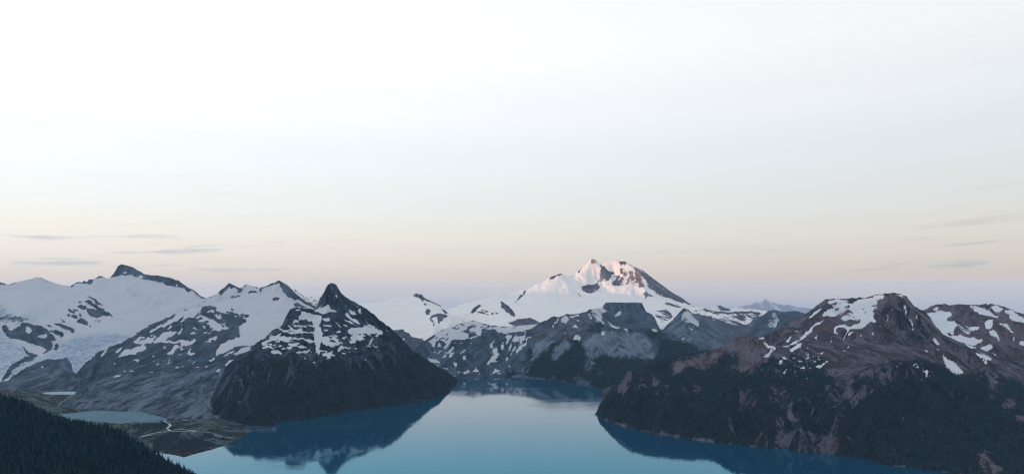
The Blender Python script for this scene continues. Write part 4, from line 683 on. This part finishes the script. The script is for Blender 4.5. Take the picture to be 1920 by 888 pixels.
paint = S(1.0, [(1735, 587), (1750, 585), (1765, 583), (1780, 585), (1786, 589), (1777, 597), (1776, 602), (1790, 602), (1793, 605), (1792, 615), (1788, 620), (1785, 627), (1795, 628), (1802, 628), (1805, 632), (1815, 633), (1825, 632), (1843, 637), (1835, 643), (1825, 647), (1812, 645), (1795, 645), (1780, 640), (1765, 632), (1755, 630), (1746, 610), (1738, 596)]) + S(0.0, [(1774, 623), (1780, 623), (1787, 631), (1780, 630)]) + S(0.45, [(1793, 605), (1815, 611), (1828, 618), (1815, 626), (1800, 627), (1790, 618)]) + \
    S(1.0, [(1816, 574), (1830, 572), (1845, 578), (1858, 586), (1878, 597), (1865, 594), (1850, 592), (1838, 588), (1825, 581)], [(1857, 575), (1865, 572), (1881, 578), (1875, 583), (1866, 582)], [(1885, 581), (1893, 580), (1913, 590), (1905, 592), (1888, 587)], [(1888, 590), (1900, 589), (1925, 599), (1925, 606), (1905, 602)], [(1846, 606), (1852, 599), (1862, 600), (1860, 612), (1855, 618), (1848, 613)], [(1819, 614), (1830, 610), (1837, 612), (1834, 618), (1823, 617)], [(1853, 620), (1865, 619), (1872, 628), (1876, 642), (1870, 632), (1860, 628)], [(1871, 606), (1885, 607), (1897, 618), (1906, 624), (1895, 621), (1882, 613)], [(1895, 629), (1902, 635), (1903, 641)], [(1836, 652), (1848, 648), (1857, 643), (1863, 650), (1855, 656), (1850, 662), (1842, 658)], [(1910, 637), (1922, 642), (1922, 647), (1912, 644)], [(1749, 581), (1760, 574), (1757, 581)], [(1855, 660), (1870, 665), (1876, 670), (1862, 666)], [(1880, 673), (1892, 677), (1890, 681)]) + \
    A('red', 0.95, [(1780, 628), (1840, 605), (1900, 600), (1940, 640), (1900, 650), (1830, 638)]) + A('talus', 0.3, [(1840, 610), (1900, 605), (1930, 640), (1870, 660), (1830, 640)])
terrain('snow_patched_ridge', M_RED, 1690, 2080, 1.9, 4000, 5900, lines, [back(crest, 1.06, 150)], base=dict(red=0.5, talus=0.12), paint=paint, amp=40, cell=240, rough=20, keep=4, seed=31, front_z=0,
        sides='l', label='rust-coloured ridge with large snow patches at the right edge of the photo')

# ------------------------------------------------------------------ delta at the head of the lake
sh = [shore(*p) for p in [(300, 875), (335, 862), (360, 853), (400, 842), (430, 832), (450, 822), (470, 811), (492, 799), (510, 792)]]
POND_Z = 8.0; POOL_Z = 22.0
pond = [shore(px, py, POND_Z) for px, py in [(95, 777), (150, 772), (185, 768), (220, 765), (255, 767), (285, 774), (305, 781), (318, 786), (305, 791), (260, 791), (225, 793), (190, 790), (150, 788), (110, 788)]]
pool = [shore(px, py, POOL_Z) for px, py in [(70, 736), (100, 734), (135, 733), (157, 736), (150, 738.5), (120, 739), (90, 738.5)]]
def inner(pts, k, z):
    cx = sum(p[0] for p in pts) / len(pts); cd = sum(p[2] for p in pts) / len(pts)
    return [(cx + (p[0] - cx) * k, cd + (p[2] - cd) * k, z) for p in pts]
flat = [(px, d, POND_Z + 0.4) for px, py, d in pond]; flat.append(flat[0])
flat2 = [(px, d, POOL_Z + 0.4) for px, py, d in pool]; flat2.append(flat2[0])
zl = [flat, inner(pond, 0.85, POND_Z - 4), inner(pond, 0.4, POND_Z - 6), flat2, inner(pool, 0.7, POOL_Z - 4),
      [(p[0] + 14, p[2] - 60, -20) for p in sh], [(-160, 2700, 4), (100, 2750, 4), (280, 2750, 2)], [(330, 2900, 4), (380, 3050, 5), (420, 3150, 8)],
      [(-160, 3500, 18), (60, 3500, 14)], [(170, 4150, 20), (210, 4000, 18), (150, 3850, 14)], [(-160, 4450, 36), (0, 4550, 34), (200, 4550, 40)], [(330, 3300, 10), (400, 3300, 16)]]
paint = A('forest', 0.85, [(245, 793), (305, 791), (312, 800), (275, 806), (245, 802)], [(250, 820), (330, 812), (380, 812), (420, 826), (380, 846), (330, 858), (290, 848)]) + A('forest', 0.40, [(310, 795), (380, 798), (460, 810), (420, 830), (330, 815)], [(250, 806), (300, 816), (280, 840), (240, 820)]) + A('talus', 0.5, [(0, 745), (170, 742), (150, 765), (100, 775), (0, 780)])
terrain('delta_flat', M_DELTA, -180, 540, 2.4, 2400, 4700, [sh], zl, base=dict(snow=0.0, talus=0.45, forest=0.28), paint=paint, amp=0, rough=2.0, keep=2, soft=0.8, seed=33, front_z=-25, kv=1.3, crestlines=(),
        label='flat green and grey river delta between the turquoise pond and the lake', category='delta')
def water_poly(name, pts, z, mat, label, cat):
    o = plane_mesh(name, [((px - CX) / F * d, d) for px, py, d in pts], z, mat); o['kind'] = 'structure'; o['label'] = label; o['category'] = cat; return o
water_poly('pond', pond, POND_Z, M_POND, 'milky turquoise pond behind the wooded near slope', 'pond')
water_poly('glacial_pool', pool, POOL_Z, M_MILK, 'narrow pale glacial pool below the icefall', 'pool')
M_STREAM = simple_mat('white_stream', (0.10, 0.15, 0.17, 1), (0.36, 0.42, 0.45, 1), 1 / 18.0, 0.5)
TD = TERR['delta_flat']
def stream(name, pts, width, label, T=TD, z0=6.0):
    w = [P(*shore(px, py, z0)) for px, py in pts]; xy = []
    for a, c in zip(w[:-1], w[1:]):
        n = max(2, int(np.linalg.norm(c - a) / 14)); xy += [a + (c - a) * i / n for i in range(n)]
    xy = np.array(xy + [w[-1]])[:, :2]; t = np.gradient(xy, axis=0); nrm = np.stack([-t[:, 1], t[:, 0]], -1); nrm /= np.linalg.norm(nrm, axis=1)[:, None]
    k = np.arange(len(xy)); ww = 0.65 * width * (0.75 + 0.5 * vnoise(k * 0.31, k * 0.0 + width, 2.0))[:, None]
    xy = xy + nrm * (vnoise(k * 0.17, k * 0 + 5.5, 3.0) * width * 0.8)[:, None]
    a, c = xy + nrm * ww / 2, xy - nrm * ww / 2
    za = np.maximum(ground_at(T, a[:, 0], a[:, 1]), ground_at(T, c[:, 0], c[:, 1])) + 0.8
    v = [(*p, z) for p, z in zip(a, za)] + [(*p, z) for p, z in zip(c, za)]; n = len(xy)
    me = bpy.data.meshes.new(name); me.from_pydata(v, [], [(i, i + 1, n + i + 1, n + i) for i in range(n - 1)]); me.materials.append(M_STREAM)
    o = bpy.data.objects.new(name, me); col.objects.link(o); o['kind'] = 'structure'; o['label'] = label; o['category'] = 'stream'
B = 'white braided channel among the bars below the turquoise pond'
for k, (pts, w, lab) in enumerate([
        ([(309, 790), (314, 795), (317, 799), (313, 803), (318, 807)], 20, 'short white neck of the stream leaving the turquoise pond'),
        ([(318, 807), (335, 804), (350, 806), (368, 809)], 16, 'white braided channel running towards the lake from the pond outlet'),
        ([(318, 808), (330, 808), (346, 808.5), (362, 809.5)], 12, 'second white channel just below the first, towards the lake'),
        ([(318, 807), (300, 809.5), (284, 812), (262, 817)], 18, 'white side channel bending towards the near wooded slope'),
        ([(314, 809), (296, 813), (276, 816), (258, 819)], 10, 'thin lower strand beside the white side channel'),
        ([(380, 809), (395, 810), (405, 815), (420, 817), (437, 818)], 8, 'thin pale channel winding over the delta to the lake shore'),
        ([(385, 824), (400, 820), (412, 818), (424, 817)], 5, 'faint pale channel joining the winding one near the lake')]):
    stream('stream', pts, w, lab)
stream('stream', [(138, 740), (128, 746), (115, 753), (108, 760)], 6, 'thin pale brook falling from the narrow glacial pool', z0=18)
stream('stream', [(128, 777), (140, 778), (156, 778), (168, 777)], 6, 'pale channel on the gravel just above the turquoise pond', z0=9)

# ------------------------------------------------------------------ near wooded slope, lower left
crest = ln([(-260, 660), (-120, 700), (0, 742), (30, 750), (60, 762), (90, 777), (120, 788), (160, 795), (200, 801), (230, 812), (260, 831), (290, 849), (320, 866), (345, 879), (370, 895), (400, 918), (440, 950), (500, 1000)], [(-260, 1500), (0, 1450), (200, 1420), (370, 1380), (500, 1340)])
lines = [crest, [(-260, 800, 1150), (0, 830, 1120), (150, 860, 1130), (250, 895, 1150), (330, 930, 1180), (420, 1000, 1200)],
         [(-260, 960, 850), (0, 990, 850), (200, 1040, 880), (400, 1130, 900)]]
zl = [back(crest, 1.18, 150), back(crest, 1.4, 330)]
o = terrain('near_slope', M_DARK, -260, 500, 3.0, 700, 2100, lines, zl, base=dict(forest=0.82), paint=[], amp=14, cell=160, rough=5, keep=4, seed=37, front_z=250, zmin=0,
            label='dark steep wooded slope cutting across the lower left corner', category='slope')

# ------------------------------------------------------------------ unseen range added past the left edge, shaped to shade the valley
def shade_range():
    n, m = 320, 24; v = []; f = []
    ys = np.linspace(-9000, 10800, n)
    hz = np.interp(ys, [-9000, -5000, -1500, 500, 3500, 4200, 4300, 4400, 4460, 4560, 5200, 6500, 10800], RANGE_Z)
    hz = hz + vnoise(ys / 300.0, ys * 0 + 3.3, 1.0) * 22 + vnoise(ys / 90.0, ys * 0 + 9.1, 2.0) * 9
    for i in range(n):
        for j in range(m):
            t = j / (m - 1) * 2 - 1; w = 2400.0
            prof = (1 - abs(t)) ** 1.15
            x = -9600 + t * w + 150 * math.sin(ys[i] / 900.0); z = -45 + (hz[i] + 45) * prof
            if 0 < abs(t) < 0.97: z += 55 * float(vnoise(np.array([x / 420.0]), np.array([ys[i] / 420.0]), 5.0)[0]) * (1 - prof)
            v.append((x, ys[i], z))
    for i in range(n - 1):
        for j in range(m - 1):
            a = i * m + j; f.append((a, a + 1, a + m + 1, a + m))
    me = bpy.data.meshes.new('shade_range'); me.from_pydata(v, [], f)
    for ch, val in (('snow', 0.6), ('talus', 0.2), ('rib', 0.5), ('streak', 0.5)):
        at = me.attributes.new(ch, 'FLOAT', 'POINT'); at.data.foreach_set('value', np.full(len(v), val, dtype=np.float32))
    me.materials.append(M_GREY); me.polygons.foreach_set('use_smooth', np.ones(len(f), dtype=bool))
    o = bpy.data.objects.new('shade_range', me); col.objects.link(o)
    o['kind'] = 'structure'; o['label'] = 'unseen snowy range added outside the left edge to shade the valley'; o['category'] = 'mountain'
RANGE_Z = [1250, 1330, 1330, 1290, 1280, 1250, 1150, 1140, 1190, 1290, 1310, 1300, 1150]  # crest heights tuned for the shadow line, with a notch for sun
shade_range()

# ------------------------------------------------------------------ conifers
def tree_mat(name, c1, c2):
    m, nt = new_mat(name); b = NB(nt); oi = b.n('ShaderNodeObjectInfo')
    bs = b.n('ShaderNodeBsdfPrincipled'); b.l(b.mix(b.smooth(oi.outputs['Random'], 0.0, 1.0), c1, c2), bs.inputs['Base Color'])
    bs.inputs['Roughness'].default_value = 0.85; bs.inputs['Specular IOR Level'].default_value = 0.1
    o = b.n('ShaderNodeOutputMaterial'); b.l(bs.outputs[0], o.inputs[0]); return m
M_NEEDLE = tree_mat('conifer_needles', (0.005, 0.021, 0.034, 1), (0.020, 0.056, 0.078, 1))
M_BARK = simple_mat('conifer_bark', (0.035, 0.028, 0.022, 1), (0.06, 0.05, 0.04, 1), 2.0)

def crown_mesh(name, seed, h=12.0, r=1.9):
    rnd = random.Random(seed); v = []; f = []
    tiers = 9
    for t in range(tiers):
        k = t / (tiers - 1); z0 = h * (0.07 + 0.84 * k); rr = r * (1 - k) ** 0.85 * rnd.uniform(0.8, 1.12) + 0.16
        top = min(h, z0 + h * 0.17); n = 7; base = len(v); ph = rnd.uniform(0, 6.28)
        v.append((rnd.uniform(-.05, .05), rnd.uniform(-.05, .05), top))
        for i in range(2 * n):
            a = ph + math.pi * i / n; q = rr * (rnd.uniform(0.78, 1.2) if i % 2 == 0 else rnd.uniform(0.34, 0.5))
            v.append((q * math.cos(a), q * math.sin(a), z0 - (0.28 * rr if i % 2 == 0 else -0.10 * rr) + rnd.uniform(-.15, .15)))
        for i in range(2 * n): f.append((base, base + 1 + i, base + 1 + (i + 1) % (2 * n)))
    me = bpy.data.meshes.new(name); me.from_pydata(v, [], f); me.materials.append(M_NEEDLE); return me
def trunk_mesh(name, h=12.0):
    v = []; f = []; n = 6
    for z, r in ((-1.0, 0.26), (0.6, 0.2), (h * 0.5, 0.12), (h * 0.96, 0.02)):
        for i in range(n): v.append((r * math.cos(6.283 * i / n), r * math.sin(6.283 * i / n), z))
    for k in range(3):
        for i in range(n): f.append((k * n + i, k * n + (i + 1) % n, (k + 1) * n + (i + 1) % n, (k + 1) * n + i))
    me = bpy.data.meshes.new(name); me.from_pydata(v, [], f); me.materials.append(M_BARK); return me
CROWNS = [crown_mesh('conifer_crown', s, 12.0, w) for s, w in ((1, 1.9), (2, 1.6), (3, 2.2), (4, 1.75))]
TRUNK = trunk_mesh('conifer_trunk')

rng = np.random.default_rng(7)
def scatter(tname, spacing, dens_lo=0.35, dens_hi=0.75, noise_cell=60.0, zlo=1.0, pxr=None, dr=None):
    """positions of trees on a slope, by its forest cover; clumped"""
    T = TERR[tname]; X, Y, D = T['X'], T['Y'], T['D']
    area = np.abs(np.gradient(X, axis=1) * np.gradient(Y, axis=0)) * np.sqrt(1 + np.minimum(T['sl'], 1.5) ** 2)
    n1 = fbm(X / noise_cell, Y / noise_cell, 5, 77.0) * 1.5
    fo = T['maps']['forest'] + n1 * 0.9 * 4 * T['maps']['forest'] * (1 - T['maps']['forest'])
    dens = np.clip((fo - dens_lo) / (dens_hi - dens_lo), 0, 1) * (T['z'] > zlo) * (T['maps']['snow'] < 0.45)
    if pxr: dens = dens * (T['PX'] > pxr[0]) * (T['PX'] < pxr[1])
    if dr: dens = dens * (D > dr[0]) * (D < dr[1])
    lam = dens * area / spacing ** 2
    k = rng.poisson(lam); r, c = np.nonzero(k); rep = np.repeat(np.arange(len(r)), k[r, c])
    r = r[rep] + rng.uniform(-.5, .5, len(rep)); c = c[rep] + rng.uniform(-.5, .5, len(rep))
    x, y, z = sample(X, r, c), sample(Y, r, c), sample(T['z'], r, c)
    return np.stack([x, y, z], -1)

def visible(T, pts):                      # which trees the near crest does not hide, and how they stand in the picture
    px = CX + pts[:, 0] / pts[:, 1] * F; py = HOR - (pts[:, 2] - H) / pts[:, 1] * F; return px, py

near = scatter('near_slope', 4.2, 0.35, 0.95, 38.0, zlo=-1e9, pxr=(-160, 470), dr=(820, 1640))
px, py = visible(TERR['near_slope'], near)
cpx = [p[0] for p in crest]; cd = [p[2] for p in crest]
front = near[:, 1] < np.interp(px, cpx, cd) + 6
inframe = (px > 3) & (px < 372) & (py < 890) & front
top = np.abs(near[:, 1] - np.interp(px, cpx, cd)) < 14
idx_top = np.nonzero(inframe & top)[0]; rng.shuffle(idx_top); idx_top = idx_top[:140]
rest = np.nonzero(inframe & ~top)[0]; rest = rest[np.argsort(near[rest, 1])][:300 - len(idx_top)]
single = np.concatenate([idx_top, rest]); is_top = np.zeros(len(near), bool); is_top[idx_top] = True
proto = []
for k in range(4):
    pass
def conifer(i, k, label):
    root = bpy.data.objects.new('conifer_tree', None); col.objects.link(root)
    root.location = near[i]; s = float(hts[i]); root.scale = (s * 1.05, s * 1.05, s); root.rotation_euler = (0, 0, float(rng.uniform(0, 6.28)))
    root['label'] = label; root['category'] = 'conifer tree'
    t = bpy.data.objects.new('trunk', TRUNK); col.objects.link(t); t.parent = root
    c = bpy.data.objects.new('crown', CROWNS[k]); col.objects.link(c); c.parent = root
    return root, c
hts = 0.5 + 0.6 * rng.random(len(near)) ** 1.5 + (rng.random(len(near)) < 0.06) * 0.25
crowns = {}
for i in single:
    k = int(rng.integers(0, 4))
    r, c = conifer(i, k, 'dark conifer standing up along the crest of the near wooded slope' if is_top[i] else 'dark conifer in the dense stand low on the near wooded slope')
    r['group'] = 'conifers along the crest of the near slope' if is_top[i] else 'conifers low on the near slope'
    crowns.setdefault(k, c)

def forest(name, pts, smin, smax, label):
    """a wood too dense to count: tree instances on points"""
    me = bpy.data.meshes.new(name); n = len(pts)
    me.vertices.add(n); me.vertices.foreach_set('co', pts.astype(np.float32).ravel())
    sc_ = (smin + (smax - smin) * rng.random(n) ** 1.4).astype(np.float32)
    a = me.attributes.new('tree_size', 'FLOAT', 'POINT'); a.data.foreach_set('value', sc_)
    a = me.attributes.new('tree_turn', 'FLOAT', 'POINT'); a.data.foreach_set('value', rng.uniform(0, 6.28, n).astype(np.float32))
    a = me.attributes.new('tree_kind', 'INT', 'POINT'); a.data.foreach_set('value', rng.integers(0, 4, n).astype(np.int32))
    o = bpy.data.objects.new(name, me); col.objects.link(o); o['kind'] = 'stuff'; o['label'] = label; o['category'] = 'forest'
    ng = bpy.data.node_groups.new(name + '_trees', 'GeometryNodeTree')
    ng.interface.new_socket('Geometry', in_out='INPUT', socket_type='NodeSocketGeometry'); ng.interface.new_socket('Geometry', in_out='OUTPUT', socket_type='NodeSocketGeometry')
    N = ng.nodes.new; lk = ng.links.new
    gi = N('NodeGroupInput'); go = N('NodeGroupOutput'); join = N('GeometryNodeJoinGeometry')
    def at(nm, ty):
        x = N('GeometryNodeInputNamedAttribute'); x.data_type = ty; x.inputs['Name'].default_value = nm; return x.outputs['Attribute']
    g2i = N('GeometryNodeGeometryToInstance')
    for k in range(4):
        oi = N('GeometryNodeObjectInfo'); oi.inputs['Object'].default_value = crowns[k]; oi.inputs['As Instance'].default_value = False
        lk(oi.outputs['Geometry'], (gk := N('GeometryNodeGeometryToInstance')).inputs[0]); lk(gk.outputs[0], join.inputs[0])
    iop = N('GeometryNodeInstanceOnPoints'); lk(gi.outputs[0], iop.inputs['Points']); lk(join.outputs[0], iop.inputs['Instance'])
    iop.inputs['Pick Instance'].default_value = True; lk(at('tree_kind', 'INT'), iop.inputs['Instance Index'])
    cx = N('ShaderNodeCombineXYZ'); lk(at('tree_turn', 'FLOAT'), cx.inputs[2]); lk(cx.outputs[0], iop.inputs['Rotation'])
    lk(at('tree_size', 'FLOAT'), iop.inputs['Scale']); lk(iop.outputs[0], go.inputs[0])
    md = o.modifiers.new('trees', 'NODES'); md.node_group = ng
    return o
mask = np.ones(len(near), bool); mask[single] = False
forest('near_forest', near[mask], 0.5, 1.15, 'dense dark conifer forest covering the near slope')
forest('red_mountain_forest', scatter('red_mountain', 6.4, 0.36, 0.78, 70.0), 0.65, 1.25, 'black-green conifer forest on the foot of the reddish mountain')
forest('promontory_forest', scatter('promontory_peak', 6.8, 0.36, 0.78, 70.0), 0.6, 1.2, 'dark conifer forest on the promontory below the pointed peak')
forest('butte_forest', scatter('butte_ridge', 7.5, 0.36, 0.78, 90.0), 0.7, 1.35, 'blue-green forest on the slopes below the flat-topped butte')
forest('delta_forest', scatter('delta_flat', 8.0, 0.4, 0.8, 50.0), 0.45, 0.9, 'scattered conifers and scrub on the river delta')
print('near trees', len(near), 'single', len(single))

# ------------------------------------------------------------------ haze: one box of even, pale air round everything
def haze():
    x0, x1, y0, y1, z0, z1 = -62000, 62000, -17000, 62000, -1600, HAZE_TOP
    v = [(x, y, z) for z in (z0, z1) for y in (y0, y1) for x in (x0, x1)]
    me = bpy.data.meshes.new('haze'); me.from_pydata(v, [], [(0, 2, 3, 1), (4, 5, 7, 6), (0, 1, 5, 4), (2, 6, 7, 3), (0, 4, 6, 2), (1, 3, 7, 5)])
    m, nt = new_mat('pale_air'); b = NB(nt); pv = b.n('ShaderNodeVolumePrincipled')
    pv.inputs['Color'].default_value = HAZE_COLOR; pv.inputs['Density'].default_value = HAZE_DENSITY; pv.inputs['Anisotropy'].default_value = 0.0
    o_ = b.n('ShaderNodeOutputMaterial'); b.l(pv.outputs[0], o_.inputs['Volume']); me.materials.append(m)
    o = bpy.data.objects.new('haze', me); col.objects.link(o); o['kind'] = 'stuff'; o['label'] = 'thin blue haze in the air over lake and mountains'; o['category'] = 'haze'
HAZE_TOP, HAZE_DENSITY, HAZE_COLOR = 1420.0, 1.15e-5, (0.62, 0.80, 1.0, 1)
haze()
